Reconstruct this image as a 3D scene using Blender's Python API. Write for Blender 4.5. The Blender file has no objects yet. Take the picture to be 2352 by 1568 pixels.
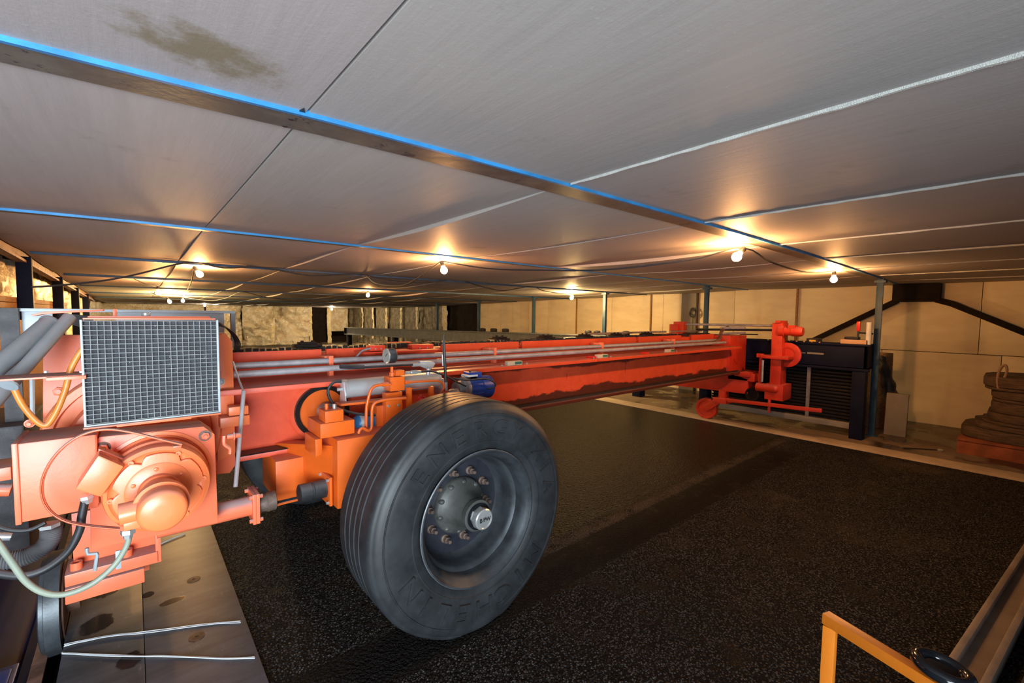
import bpy, bmesh, math, random
from mathutils import Vector, Matrix, Quaternion, noise as mnoise
random.seed(7)
S = bpy.context.scene
COL = S.collection
PI = math.pi
# ---------------------------------------------------------------- camera
F, CX, CY, CH = 1024.0, 1176.0, 784.0, 1.44
def _r(px, py): return Vector(((px-CX)/F, -(py-CY)/F, -1.0))
_X = _r(2380, 738).normalized()
_Y = _r(303, 712); _Y = (_Y-_X*_X.dot(_Y)).normalized()
_Z = _X.cross(_Y)
RW = Matrix((_X, _Y, _Z))                      # camera -> world
CAM = Vector((0, 0, CH))
cd = bpy.data.cameras.new('camera'); cam = bpy.data.objects.new('camera', cd); COL.objects.link(cam)
cd.sensor_width = 36; cd.lens = 36*F/2352; cd.clip_start = .02; cd.clip_end = 100
cam.matrix_world = Matrix.Translation(CAM) @ RW.to_4x4()
S.camera = cam
# ---------------------------------------------------------------- light and exposure
S.view_settings.view_transform = 'Standard'; S.view_settings.look = 'None'
S.view_settings.gamma = 1; S.view_settings.use_curve_mapping = False
S.view_settings.exposure = 0.0
W = bpy.data.worlds.new('world'); S.world = W; W.use_nodes = True
W.node_tree.nodes['Background'].inputs[0].default_value = (.55, .68, .85, 1)
W.node_tree.nodes['Background'].inputs[1].default_value = .10
def area(name, loc, target, sx, sy, power, color):
    l = bpy.data.lights.new(name, 'AREA'); l.shape = 'RECTANGLE'; l.size = sx; l.size_y = sy
    l.energy = power; l.color = color; l.spread = math.radians(135)
    o = bpy.data.objects.new(name, l); COL.objects.link(o); o.location = loc
    o.rotation_euler = (Vector(target)-Vector(loc)).to_track_quat('-Z', 'Y').to_euler(); return o
area('door_daylight', (-1.15, -1.5, .95), (-.65, 2.3, 1.05), 2.0, 1.5, 190, (.80, .92, 1.0))
BULB = 1350.0
# ---------------------------------------------------------------- helpers
def at(px, py, **k):
    d = RW @ _r(px, py); (a, v), = k.items(); i = 'xyz'.index(a)
    return CAM + d*((v-CAM[i])/d[i])
def vat(px, py, A, B):                         # on the vertical plane through A and B
    n = Vector((B.y-A.y, A.x-B.x, 0)); d = RW @ _r(px, py)
    return CAM + d*(n.dot(A-CAM)/n.dot(d))
class MB:
    def __init__(s): s.v = []; s.f = []
    def add(s, vs, fs):
        n = len(s.v); s.v += [Vector(v) for v in vs]; s.f += [tuple(i+n for i in f) for f in fs]; return s
    def box(s, x0, x1, y0, y1, z0, z1):
        if x0 > x1: x0, x1 = x1, x0
        if y0 > y1: y0, y1 = y1, y0
        if z0 > z1: z0, z1 = z1, z0
        v = [(x, y, z) for z in (z0, z1) for y in (y0, y1) for x in (x0, x1)]
        return s.add(v, [(0,2,3,1),(4,5,7,6),(0,1,5,4),(2,6,7,3),(0,4,6,2),(1,3,7,5)])
    def bar(s, a, b, w, h, up=(0,0,1)):
        a, b = Vector(a), Vector(b); d = (b-a).normalized(); u = Vector(up); sd = d.cross(u)
        if sd.length < 1e-4: sd = d.cross(Vector((0,1,0)))
        sd.normalize(); u = sd.cross(d).normalized()
        v = [p+sd*(i*w/2)+u*(j*h/2) for p in (a, b) for j in (-1, 1) for i in (-1, 1)]
        return s.add(v, [(0,2,3,1),(4,5,7,6),(0,1,5,4),(2,6,7,3),(0,4,6,2),(1,3,7,5)])
    def prism(s, pts, off):
        n = len(pts); off = Vector(off); pts = [Vector(p) for p in pts]
        return s.add(pts+[p+off for p in pts], [tuple(range(n))[::-1], tuple(range(n, 2*n))]+[(i, (i+1) % n, (i+1) % n+n, i+n) for i in range(n)])
    def lathe(s, o, ax, prof, n=32, cap=True):
        o = Vector(o); ax = Vector(ax).normalized(); u = ax.orthogonal().normalized(); w = ax.cross(u)
        v = []; f = []
        for r, h in prof:
            for k in range(n):
                t = 2*PI*k/n; v.append(o+ax*h+(u*math.cos(t)+w*math.sin(t))*r)
        m = len(prof)
        for i in range(m-1):
            for k in range(n):
                f.append((i*n+k, i*n+(k+1) % n, (i+1)*n+(k+1) % n, (i+1)*n+k))
        if cap: f.append(tuple(range(n))[::-1]); f.append(tuple((m-1)*n+k for k in range(n)))
        return s.add(v, f)
    def cyl(s, a, b, r, n=16, r2=None):
        a, b = Vector(a), Vector(b); return s.lathe(a, b-a, [(r, 0), (r if r2 is None else r2, (b-a).length)], n)
    def tube(s, pts, r, n=8, sm=6, rf=None):
        P = spline([Vector(p) for p in pts], sm) if sm > 1 else [Vector(p) for p in pts]
        v = []; f = []; u = None
        for i, p in enumerate(P):
            t = (P[min(i+1, len(P)-1)]-P[max(i-1, 0)]).normalized()
            u = t.orthogonal().normalized() if u is None else (u-t*u.dot(t)).normalized()
            w = t.cross(u); rr = r if rf is None else r*rf(i)
            for k in range(n):
                a = 2*PI*k/n; v.append(p+(u*math.cos(a)+w*math.sin(a))*rr)
        for i in range(len(P)-1):
            for k in range(n): f.append((i*n+k, i*n+(k+1) % n, (i+1)*n+(k+1) % n, (i+1)*n+k))
        f.append(tuple(range(n))[::-1]); f.append(tuple((len(P)-1)*n+k for k in range(n)))
        return s.add(v, f)
    def ball(s, c, r, sq=1.0, n=14):
        m = n//2; return s.lathe(Vector(c)-Vector((0,0,r*sq)), (0,0,1), [(max(1e-4, r*math.sin(PI*i/m)), r*sq*(1-math.cos(PI*i/m))) for i in range(m+1)], n)
def spline(P, k):
    out = []
    for i in range(len(P)-1):
        a = P[max(i-1, 0)]; b = P[i]; c = P[i+1]; d = P[min(i+2, len(P)-1)]
        for j in range(k):
            t = j/k; out.append(.5*((2*b)+(c-a)*t+(2*a-5*b+4*c-d)*t*t+(3*b-a-3*c+d)*t**3))
    out.append(P[-1]); return out
def setp(o, label=None, cat=None, group=None, kind=None):
    for k, v in (('label', label), ('category', cat), ('group', group), ('kind', kind)):
        if v: o[k] = v
    return o
def ob(name, mb, mat, parent=None, bev=0, sharp=35, **kw):
    me = bpy.data.meshes.new(name)
    if parent is not None:
        off = parent['_o'] if '_o' in parent else (0, 0, 0); off = Vector(off)
    else:
        xs = [v.x for v in mb.v]; ys = [v.y for v in mb.v]; zs = [v.z for v in mb.v]
        off = Vector(((min(xs)+max(xs))/2, (min(ys)+max(ys))/2, min(zs)))
    me.from_pydata([v-off for v in mb.v], [], mb.f); me.validate()
    bm = bmesh.new(); bm.from_mesh(me)
    bmesh.ops.recalc_face_normals(bm, faces=bm.faces)
    if bev:
        es = [e for e in bm.edges if len(e.link_faces) == 2 and e.calc_face_angle(0) > .6]
        bmesh.ops.bevel(bm, geom=es, offset=bev, segments=2, affect='EDGES', profile=.6, clamp_overlap=True)
    bm.to_mesh(me); bm.free()
    me.shade_smooth(); me.set_sharp_from_angle(angle=math.radians(sharp))
    if mat: me.materials.append(mat)
    o = bpy.data.objects.new(name, me); COL.objects.link(o)
    if parent is not None: o.parent = parent; o['_o'] = tuple(off)
    else: o.location = off; o['_o'] = tuple(off)
    return setp(o, **kw)
def thing(name, loc, label=None, cat=None, group=None, kind=None):
    o = bpy.data.objects.new(name, None); COL.objects.link(o); o.location = loc; o['_o'] = tuple(loc)
    o.empty_display_size = .1
    return setp(o, label, cat, group, kind)
# ---------------------------------------------------------------- materials
def nm(name):
    m = bpy.data.materials.new(name); m.use_nodes = True; nt = m.node_tree
    return m, nt, nt.nodes['Principled BSDF'], nt.nodes.new('ShaderNodeNewGeometry')
def N(nt, t, **k):
    n = nt.nodes.new('ShaderNode'+t)
    for a, b in k.items(): setattr(n, a, b)
    return n
def noise(nt, vec, scale, detail=4, rough=.6, sc=None):
    n = N(nt, 'TexNoise'); n.inputs['Scale'].default_value = scale; n.inputs['Detail'].default_value = detail; n.inputs['Roughness'].default_value = rough
    if sc:
        mp = N(nt, 'Mapping'); mp.inputs['Scale'].default_value = sc; nt.links.new(vec, mp.inputs[0]); vec = mp.outputs[0]
    nt.links.new(vec, n.inputs['Vector']); return n.outputs['Fac']
def ramp(nt, fac, a, b, va=0., vb=1.):
    r = N(nt, 'MapRange'); r.interpolation_type = 'SMOOTHSTEP'
    for i, v in ((1, a), (2, b), (3, va), (4, vb)): r.inputs[i].default_value = v
    nt.links.new(fac, r.inputs[0]); return r.outputs[0]
def mth(nt, op, a, b=None):
    n = N(nt, 'Math', operation=op)
    for i, v in enumerate((a, b)):
        if v is None: continue
        if isinstance(v, (int, float)): n.inputs[i].default_value = v
        else: nt.links.new(v, n.inputs[i])
    return n.outputs[0]
def mix(nt, fac, a, b):
    n = N(nt, 'MixRGB')
    for i, v in enumerate((fac, a, b)):
        if isinstance(v, (int, float)): n.inputs[i].default_value = v
        elif isinstance(v, (tuple, list)): n.inputs[i].default_value = (*v[:3], 1)
        else: nt.links.new(v, n.inputs[i])
    return n.outputs[0]
def bump(nt, bs, h, st, dist=.01):
    b = N(nt, 'Bump'); b.inputs['Strength'].default_value = st; b.inputs['Distance'].default_value = dist
    nt.links.new(h, b.inputs['Height']); nt.links.new(b.outputs[0], bs.inputs['Normal'])
def xyz(nt, g):
    s = N(nt, 'SeparateXYZ'); nt.links.new(g.outputs['Position'], s.inputs[0]); return s.outputs
def paint(name, col, rough=.45, metal=0., var=.12, scale=6, dust=0., grime=0., gcol=(.02,.014,.01), bmp=.05, sc=None):
    m, nt, bs, g = nm(name); P = g.outputs['Position']
    n1 = noise(nt, P, scale, 5, .6, sc)
    c = mix(nt, ramp(nt, n1, .3, .7), tuple(x*(1-var) for x in col), tuple(min(1, x*(1+var)) for x in col))
    if grime:
        n2 = noise(nt, P, scale*2.3, 6, .7); c = mix(nt, ramp(nt, n2, .70-grime*.3, .80-grime*.2), c, gcol)
    if dust:
        nz = N(nt, 'SeparateXYZ'); nt.links.new(g.outputs['Normal'], nz.inputs[0])
        n3 = noise(nt, P, 9, 4)
        d = mth(nt, 'MULTIPLY', ramp(nt, nz.outputs[2], .2, .75), ramp(nt, n3, .25, .6, dust*.7, min(1, dust*1.15)))
        c = mix(nt, d, c, (.27, .245, .25))
        rr = N(nt, 'MapRange'); rr.inputs[3].default_value = rough; rr.inputs[4].default_value = .85; nt.links.new(d, rr.inputs[0]); nt.links.new(rr.outputs[0], bs.inputs['Roughness'])
    else: bs.inputs['Roughness'].default_value = rough
    nt.links.new(c, bs.inputs['Base Color']); bs.inputs['Metallic'].default_value = metal
    if bmp: bump(nt, bs, noise(nt, P, scale*12, 4), bmp, .01)
    return m
OR = (.84, .17, .075)  # near-end orange, paled in the colour to carry the daylight wash
M = {}
M['orange'] = paint('orange_paint_daylit', OR, .38, var=.08, dust=.75, grime=.05, bmp=.04)
M['orange_clean'] = paint('orange_paint_clean_daylit', (.86, .20, .065), .33, var=.06, dust=.35, bmp=.03)  # less dusty; the daylight wash is in this colour too
M['orange_carriage'] = paint('orange_carriage_paint', (.72, .12, .012), .35, var=.08, dust=.25, grime=.12, bmp=.04)
M['red'] = paint('red_paint', (.62, .02, .01), .3, var=.1, bmp=.02)
M['redorange'] = paint('far_orange_warm_lit', (.58, .036, .012), .45, var=.12, dust=.25, grime=.10, bmp=.05)  # same orange, redder and darker: dim warm far light put into the colour
M['steel'] = paint('worn_steel', (.36, .36, .38), .42, .7, .2, 14, dust=.5, grime=.1)
M['pipe'] = paint('galvanised_pipe', (.36, .345, .37), .45, .25, .18, 12, dust=.3, grime=.12, gcol=(.16,.09,.05))
M['chrome'] = paint('bright_metal', (.62, .63, .62), .25, .65, .1, 20, bmp=.02)
M['alu'] = paint('aluminium_tube', (.58, .60, .61), .38, .55, .06, 5, dust=.15, bmp=.02)
M['grey'] = paint('grey_painted_steel', (.36, .41, .44), .5, .2, .12, 8, dust=.5, grime=.08)
M['duct'] = paint('dusty_grey_pipe', (.17, .185, .20), .6, .1, .15, 7, dust=.5, grime=.06)
M['black'] = paint('black_rubber', (.018, .018, .02), .5, 0, .3, 20, dust=.25)
M['grease'] = paint('black_grease', (.012, .010, .009), .3, 0, .4, 30, bmp=.8)
M['darksteel'] = paint('dark_steel', (.035, .033, .035), .45, .4, .3, 12, dust=.2)
M['brownsteel'] = paint('brown_dark_steel', (.016, .010, .008), .8, .1, .3, 8)
M['navy'] = paint('navy_paint', (.006, .008, .026), .6, .1, .2, 6, grime=.1)
M['blue'] = paint('blue_paint', (.02, .06, .32), .35, .1, .1, 8, bmp=.03)
M['tankblue'] = paint('steel_blue_paint', (.03, .16, .36), .35, .1, .1, 8, bmp=.03)
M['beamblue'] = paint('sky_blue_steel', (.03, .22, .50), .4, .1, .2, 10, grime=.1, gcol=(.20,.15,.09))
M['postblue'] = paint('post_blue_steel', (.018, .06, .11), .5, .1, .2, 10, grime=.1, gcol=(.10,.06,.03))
M['cablegrey'] = paint('grey_cable', (.24, .27, .21), .5, 0, .08, 10)
M['hoseorange'] = paint('orange_hose', (.62, .20, .03), .4, 0, .15, 10, dust=.5)
M['rust'] = paint('rusty_steel', (.20, .10, .07), .6, .2, .4, 12, grime=.15)
M['cream'] = paint('cream_plastic', (.52, .42, .30), .5)
M['white'] = paint('white_plastic', (.7, .7, .68), .5)
M['wire'] = paint('galvanised_wire', (.50, .54, .54), .4, .5, .1, 20)
M['filter'] = paint('filter_mat', (.055, .055, .065), .85, 0, .25, 60, bmp=.5)
M['cord'] = paint('white_cord', (.62, .66, .70), .6)
M['yellow'] = paint('yellow_label', (.75, .45, .04), .5)
M['frame'] = paint('amber_frame_paint', (.62, .17, .012), .36, 0, .06, 8, grime=.04)
M['board'] = paint('pale_board', (.55, .33, .20), .6)
M['greypanel'] = paint('grey_panel', (.25, .22, .18), .6, 0, .1, 5)
M['cardboard'] = paint('cardboard', (.32, .11, .04), .8)
M['wood'] = paint('timber', (.30, .16, .07), .7, 0, .3, 5, sc=(1, 12, 12))
M['pallet'] = paint('red_brown_timber', (.26, .07, .03), .75, 0, .3, 6)
M['fabric'] = paint('grey_brown_cloth', (.105, .072, .052), .9, 0, .35, 9, bmp=.6, sc=(1, 1, 9))
M['rope'] = paint('rope', (.30, .19, .12), .9)
M['wheelsteel'] = paint('worn_wheel_steel', (.07, .08, .09), .4, .4, .3, 10)
M['covers'] = paint('dark_rust_disc', (.075, .04, .028), .6, .2, .4, 30)
M['beamshade'] = paint('shaded_blue_beam', (.02, .065, .14), .5, .1, .2, 10)  # darker copy of the roof beam blue, far shade put into the colour
M['ribhose'] = paint('ribbed_hose', (.11, .11, .115), .6, 0, .2, 10, dust=.3)
M['teal'] = paint('teal_grease_block', (.02, .14, .10), .5)
def glossy_black():
    m, nt, bs, g = nm('glossy_black_plastic'); bs.inputs['Base Color'].default_value = (.008, .009, .012, 1); bs.inputs['Roughness'].default_value = .12; return m
M['gloss'] = glossy_black()
def mk_asphalt():
    m, nt, bs, g = nm('asphalt'); P = g.outputs['Position']; x, y, z = xyz(nt, g)
    v = N(nt, 'TexVoronoi'); v.inputs['Scale'].default_value = 112; nt.links.new(P, v.inputs['Vector'])
    v2 = N(nt, 'TexVoronoi'); v2.inputs['Scale'].default_value = 62; nt.links.new(P, v2.inputs['Vector'])
    big = noise(nt, P, 1.1, 6, .65); mid = noise(nt, P, 5, 6, .7)
    sep = N(nt, 'SeparateXYZ'); nt.links.new(v.outputs['Color'], sep.inputs[0])
    stone = mix(nt, ramp(nt, sep.outputs[0], 0, 1), (.008, .007, .0065), (.100, .097, .097))
    gap = ramp(nt, v.outputs['Distance'], .35, .62)
    c = mix(nt, gap, stone, (.006, .005, .005))
    # worn dark band left by the wheel, rolling along x
    w1 = noise(nt, P, 30, 4, .7); yy = mth(nt, 'ADD', y, mth(nt, 'MULTIPLY', mth(nt, 'SUBTRACT', w1, .5), .05))
    band = mth(nt, 'MULTIPLY', mth(nt, 'MULTIPLY', ramp(nt, yy, 1.535, 1.56), ramp(nt, yy, 1.84, 1.815)), ramp(nt, x, 5.45, 5.25))
    c = mix(nt, mth(nt, 'MULTIPLY', band, .92), c, (.010, .008, .007))
    # dusty lighter edge beside the band, wet and oily zone under the beam
    edge = mth(nt, 'MULTIPLY', mth(nt, 'MULTIPLY', ramp(nt, yy, 1.82, 1.85), ramp(nt, yy, 1.96, 1.90)), ramp(nt, mid, .35, .6))
    edge = mth(nt, 'MULTIPLY', edge, ramp(nt, x, 1.2, 1.6)); band = mth(nt, 'MULTIPLY', band, 1.0)
    c = mix(nt, mth(nt, 'MULTIPLY', edge, .5), c, (.11, .085, .065))
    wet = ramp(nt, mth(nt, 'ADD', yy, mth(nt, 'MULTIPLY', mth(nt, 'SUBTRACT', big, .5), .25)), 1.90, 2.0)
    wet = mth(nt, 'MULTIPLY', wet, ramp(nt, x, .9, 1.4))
    oil = mth(nt, 'MULTIPLY', ramp(nt, mid, .50, .60), ramp(nt, big, .46, .56))
    c = mix(nt, mth(nt, 'MULTIPLY', oil, .75), c, (.012, .009, .007))
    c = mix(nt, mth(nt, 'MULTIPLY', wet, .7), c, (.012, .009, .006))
    pale = mth(nt, 'MULTIPLY', ramp(nt, noise(nt, P, .9, 5, .6), .52, .66), ramp(nt, y, 1.6, 1.2))
    c = mix(nt, mth(nt, 'MULTIPLY', pale, .30), c, (.11, .085, .065))
    nt.links.new(c, bs.inputs['Base Color'])
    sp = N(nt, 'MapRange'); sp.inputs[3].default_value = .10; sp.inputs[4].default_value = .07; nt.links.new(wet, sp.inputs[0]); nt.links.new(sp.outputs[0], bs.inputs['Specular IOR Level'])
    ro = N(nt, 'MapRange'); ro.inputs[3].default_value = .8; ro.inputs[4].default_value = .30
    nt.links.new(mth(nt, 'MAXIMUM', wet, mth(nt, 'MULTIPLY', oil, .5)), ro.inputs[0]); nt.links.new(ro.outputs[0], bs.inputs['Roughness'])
    bump(nt, bs, mth(nt, 'ADD', mth(nt, 'MULTIPLY', gap, -1.0), mth(nt, 'MULTIPLY', v2.outputs['Distance'], 1.0)), 1.0, .010)
    return m
M['asphalt'] = mk_asphalt()
def mk_conc(name, ca, cb, oily=0.):
    m, nt, bs, g = nm(name); P = g.outputs['Position']
    c = mix(nt, ramp(nt, noise(nt, P, 2.2, 8, .65), .3, .7), ca, cb)
    if oily:
        x, y, z = xyz(nt, g)
        k = mth(nt, 'MULTIPLY', ramp(nt, noise(nt, P, 1.7, 5, .6), .48, .58), ramp(nt, x, 6.25, 6.45))
        c = mix(nt, mth(nt, 'MULTIPLY', k, oily), c, (.015, .010, .007))
        ro = N(nt, 'MapRange'); ro.inputs[3].default_value = .8; ro.inputs[4].default_value = .25; nt.links.new(k, ro.inputs[0]); nt.links.new(ro.outputs[0], bs.inputs['Roughness'])
    else: bs.inputs['Roughness'].default_value = .8
    nt.links.new(c, bs.inputs['Base Color']); bump(nt, bs, noise(nt, P, 60, 5), .2, .005); return m
M['conc'] = mk_conc('concrete_floor', (.13, .09, .06), (.23, .17, .12), .85)
M['kerb'] = mk_conc('pale_concrete_strip', (.36, .28, .20), (.52, .43, .32))
def mk_ceil():
    m, nt, bs, g = nm('grey_foam_board'); P = g.outputs['Position']; x, y, z = xyz(nt, g)
    oi = N(nt, 'ObjectInfo')
    st = noise(nt, P, 3, 7, .7, (14, .8, 1)); st2 = noise(nt, P, 3, 7, .7, (.8, 14, 1))
    fine = noise(nt, P, 90, 4, .7)
    s = mix(nt, ramp(nt, x, .3, .4), st2, st)
    base = mix(nt, ramp(nt, oi.outputs['Random'], 0, 1), (.46, .40, .39), (.44, .41, .385))
    c = mix(nt, ramp(nt, st, .25, .75, 0, .22), base, (.24, .215, .20))
    c = mix(nt, ramp(nt, fine, .62, .75, 0, .5), c, (.60, .58, .56))
    c = mix(nt, ramp(nt, noise(nt, P, 2.5, 6, .7), .60, .75, 0, .4), c, (.16, .14, .12))
    # brown water stain on the near board
    d = N(nt, 'VectorMath', operation='SUBTRACT'); nt.links.new(P, d.inputs[0]); d.inputs[1].default_value = STAIN
    rot = N(nt, 'VectorRotate', rotation_type='Z_AXIS'); nt.links.new(d.outputs[0], rot.inputs[0]); rot.inputs['Angle'].default_value = -.15
    sc = N(nt, 'VectorMath', operation='MULTIPLY'); nt.links.new(rot.outputs[0], sc.inputs[0]); sc.inputs[1].default_value = (1/.15, 1/.085, 0)
    ln = N(nt, 'VectorMath', operation='LENGTH'); nt.links.new(sc.outputs[0], ln.inputs[0])
    k = mth(nt, 'ADD', ln.outputs['Value'], mth(nt, 'MULTIPLY', mth(nt, 'SUBTRACT', noise(nt, P, 14, 6, .7), .5), 2.4))
    c = mix(nt, ramp(nt, k, 1.2, .3, 0, .8), c, (.22, .165, .085))
    nt.links.new(c, bs.inputs['Base Color'])
    bs.inputs['Roughness'].default_value = .6; bs.inputs['Specular IOR Level'].default_value = .28
    bump(nt, bs, mth(nt, 'ADD', mth(nt, 'MULTIPLY', st, .8), mth(nt, 'MULTIPLY', fine, .5)), .18, .006); return m
STAIN = tuple(at(482, 125, z=1.94))
M['ceil'] = mk_ceil()
def mk_beamunder():
    m, nt, bs, g = nm('stained_steel_beam'); P = g.outputs['Position']
    n = noise(nt, P, 7, 6, .7); c = mix(nt, ramp(nt, n, .35, .6), (.17, .155, .13), (.11, .10, .09))
    c = mix(nt, ramp(nt, noise(nt, P, 11, 6, .7), .60, .64), c, (.035, .04, .06))
    nt.links.new(c, bs.inputs['Base Color']); bs.inputs['Roughness'].default_value = .4; bs.inputs['Metallic'].default_value = .2
    bump(nt, bs, n, .15, .01); return m
M['beamunder'] = mk_beamunder()
def mk_ply():
    m, nt, bs, g = nm('pale_plywood'); P = g.outputs['Position']
    a = noise(nt, P, 1.6, 6, .6, (1, 1, 3)); c = mix(nt, ramp(nt, a, .3, .7), (.70, .55, .35), (.80, .66, .44))
    c = mix(nt, ramp(nt, noise(nt, P, 7, 5, .6), .68, .76, 0, .5), c, (.30, .19, .09))
    c = mix(nt, ramp(nt, noise(nt, P, 2, 3, .5, (1, 1, .15)), .55, .75, 0, .35), c, (.32, .24, .15))
    nt.links.new(c, bs.inputs['Base Color']); bs.inputs['Roughness'].default_value = .65; bump(nt, bs, noise(nt, P, 30, 4), .1, .005); return m
M['ply'] = mk_ply()
def mk_foil(name, ca, cb, metal=.75, rough=.28, bs_=11, bd=.09):
    m, nt, bs, g = nm(name); P = g.outputs['Position']
    v = noise(nt, P, 5, 6, .7); c = mix(nt, ramp(nt, v, .35, .65), ca, cb)
    nt.links.new(c, bs.inputs['Base Color']); bs.inputs['Metallic'].default_value = metal; bs.inputs['Roughness'].default_value = rough
    bump(nt, bs, noise(nt, P, bs_, 9, .62), 1.0, bd); return m
M['foil'] = mk_foil('gold_foil', (.72, .56, .32), (.92, .84, .66), .6, .33)
M['foilback'] = mk_foil('foil_blanket', (.78, .62, .38), (.92, .84, .66), .55, .33, 3.2, .30)
M['foildark'] = mk_foil('dull_foil', (.14, .11, .06), (.34, .29, .20), .5, .35)
M['tape'] = mk_foil('bright_tape', (.85, .66, .30), (.9, .8, .6), .3, .3)
def mk_plate():
    m, nt, bs, g = nm('oily_steel_plate'); P = g.outputs['Position']
    a = noise(nt, P, 3, 8, .7, (.6, 2.5, 1)); c = mix(nt, ramp(nt, a, .3, .7), (.052, .054, .063), (.105, .109, .125))
    c = mix(nt, ramp(nt, noise(nt, P, 14, 5, .7, (3, 1, 1)), .60, .8, 0, .5), c, (.28, .28, .29))
    msk = None
    for px, py, ax, ay in ((240, 1352, .07, .10), (225, 1432, .07, .09), (300, 1515, .05, .06), (452, 1462, .035, .04), (395, 1380, .06, .03), (340, 1365, .03, .03)):
        q = at(px, py, z=.012)
        d = N(nt, 'VectorMath', operation='SUBTRACT'); nt.links.new(P, d.inputs[0]); d.inputs[1].default_value = q
        s = N(nt, 'VectorMath', operation='MULTIPLY'); nt.links.new(d.outputs[0], s.inputs[0]); s.inputs[1].default_value = (1/ax, 1/ay, 0)
        l = N(nt, 'VectorMath', operation='LENGTH'); nt.links.new(s.outputs[0], l.inputs[0])
        k = ramp(nt, mth(nt, 'ADD', l.outputs['Value'], mth(nt, 'MULTIPLY', noise(nt, P, 18, 4), .9)), 1.45, 1.2)
        msk = k if msk is None else mth(nt, 'MAXIMUM', msk, k)
    c = mix(nt, mth(nt, 'MULTIPLY', msk, .85), c, (.018, .015, .013))
    nt.links.new(c, bs.inputs['Base Color'])
    ro = N(nt, 'MapRange'); ro.inputs[3].default_value = .5; ro.inputs[4].default_value = .2; nt.links.new(msk, ro.inputs[0]); nt.links.new(ro.outputs[0], bs.inputs['Roughness'])
    bs.inputs['Metallic'].default_value = .25; bump(nt, bs, a, .1, .004); return m
M['plate'] = mk_plate()
def mk_beam():                                   # greasy girder paint
    m, nt, bs, g = nm('greasy_orange_girder'); P = g.outputs['Position']; x, y, z = xyz(nt, g)
    n = noise(nt, P, 2.6, 6, .65, (1, 1, 2.2)); n2 = noise(nt, P, 8, 6, .7)
    c = mix(nt, ramp(nt, n2, .3, .7), (.60, .06, .019), (.71, .082, .027))
    k = mth(nt, 'ADD', mth(nt, 'MULTIPLY', ramp(nt, z, .86, .72), 1.0), mth(nt, 'MULTIPLY', mth(nt, 'SUBTRACT', n, .5), 2.2))
    k = mth(nt, 'MULTIPLY', ramp(nt, k, .42, .62), ramp(nt, x, .95, 1.35))
    c = mix(nt, mth(nt, 'MULTIPLY', k, .9), c, (.02, .010, .007))
    k2 = mth(nt, 'ADD', ramp(nt, z, .95, 1.04), mth(nt, 'MULTIPLY', mth(nt, 'SUBTRACT', noise(nt, P, 2.1, 6, .65, (1, 1, 2)), .5), 1.8))
    k2 = mth(nt, 'MULTIPLY', mth(nt, 'MULTIPLY', ramp(nt, k2, .42, .68), ramp(nt, x, 1.3, 1.9)), mth(nt, 'MULTIPLY', ramp(nt, z, 1.046, 1.04), ramp(nt, x, 5.9, 5.2)))
    c = mix(nt, mth(nt, 'MULTIPLY', k2, .85), c, (.03, .010, .007))
    st = mth(nt, 'MULTIPLY', ramp(nt, noise(nt, P, 3, 4, .6, (3.2, 1, .5)), .67, .73), ramp(nt, x, 1.2, 1.6))
    c = mix(nt, mth(nt, 'MULTIPLY', st, .7), c, (.05, .012, .008))
    nz = N(nt, 'SeparateXYZ'); nt.links.new(g.outputs['Normal'], nz.inputs[0])
    c = mix(nt, ramp(nt, nz.outputs[2], .4, .9, 0, .55), c, (.17, .13, .12))
    nt.links.new(c, bs.inputs['Base Color']); bs.inputs['Roughness'].default_value = .42; bump(nt, bs, n2, .06, .01); return m
M['girder'] = mk_beam()
def mk_tyre():
    m, nt, bs, g = nm('tyre_rubber'); P = g.outputs['Position']
    n = noise(nt, P, 7, 6, .65); c = mix(nt, ramp(nt, n, .3, .7), (.013, .014, .016), (.030, .033, .037))
    n4 = noise(nt, P, 28, 5, .7)
    c = mix(nt, ramp(nt, n4, .62, .8, 0, .4), c, (.10, .10, .10))
    nt.links.new(c, bs.inputs['Base Color']); bs.inputs['Roughness'].default_value = .52; bump(nt, bs, n4, .08, .004); return m
M['tyre'] = mk_tyre()
M['rim'] = paint('dusty_rim', (.048, .054, .062), .5, .35, .35, 10, grime=.15)
M['hub'] = paint('greasy_hub', (.085, .085, .08), .5, .3, .25, 14, grime=.2)
M['nut'] = paint('rusty_nut', (.15, .10, .08), .6, .3, .3, 30)
def emis(name, col, st):
    m, nt, bs, g = nm(name); e = N(nt, 'Emission'); e.inputs[0].default_value = (*col, 1); e.inputs[1].default_value = st
    nt.links.new(e.outputs[0], nt.nodes['Material Output'].inputs[0]); return m
M['bulb'] = emis('lit_bulb', (1, .47, .16), BULB)
M['bulb2'] = emis('lit_bulb_yellow', (1, .66, .26), BULB*2.8)
M['bulb3'] = emis('lit_bulb_white', (1, .78, .48), BULB*3.2)
for n_ in ('navy', 'brownsteel', 'darksteel', 'wood', 'fabric'): M[n_].node_tree.nodes['Principled BSDF'].inputs['Specular IOR Level'].default_value = .15
M['pitnavy'] = paint('pit_navy_paint', (.010, .013, .060), .5, 0, .2, 6)
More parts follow.
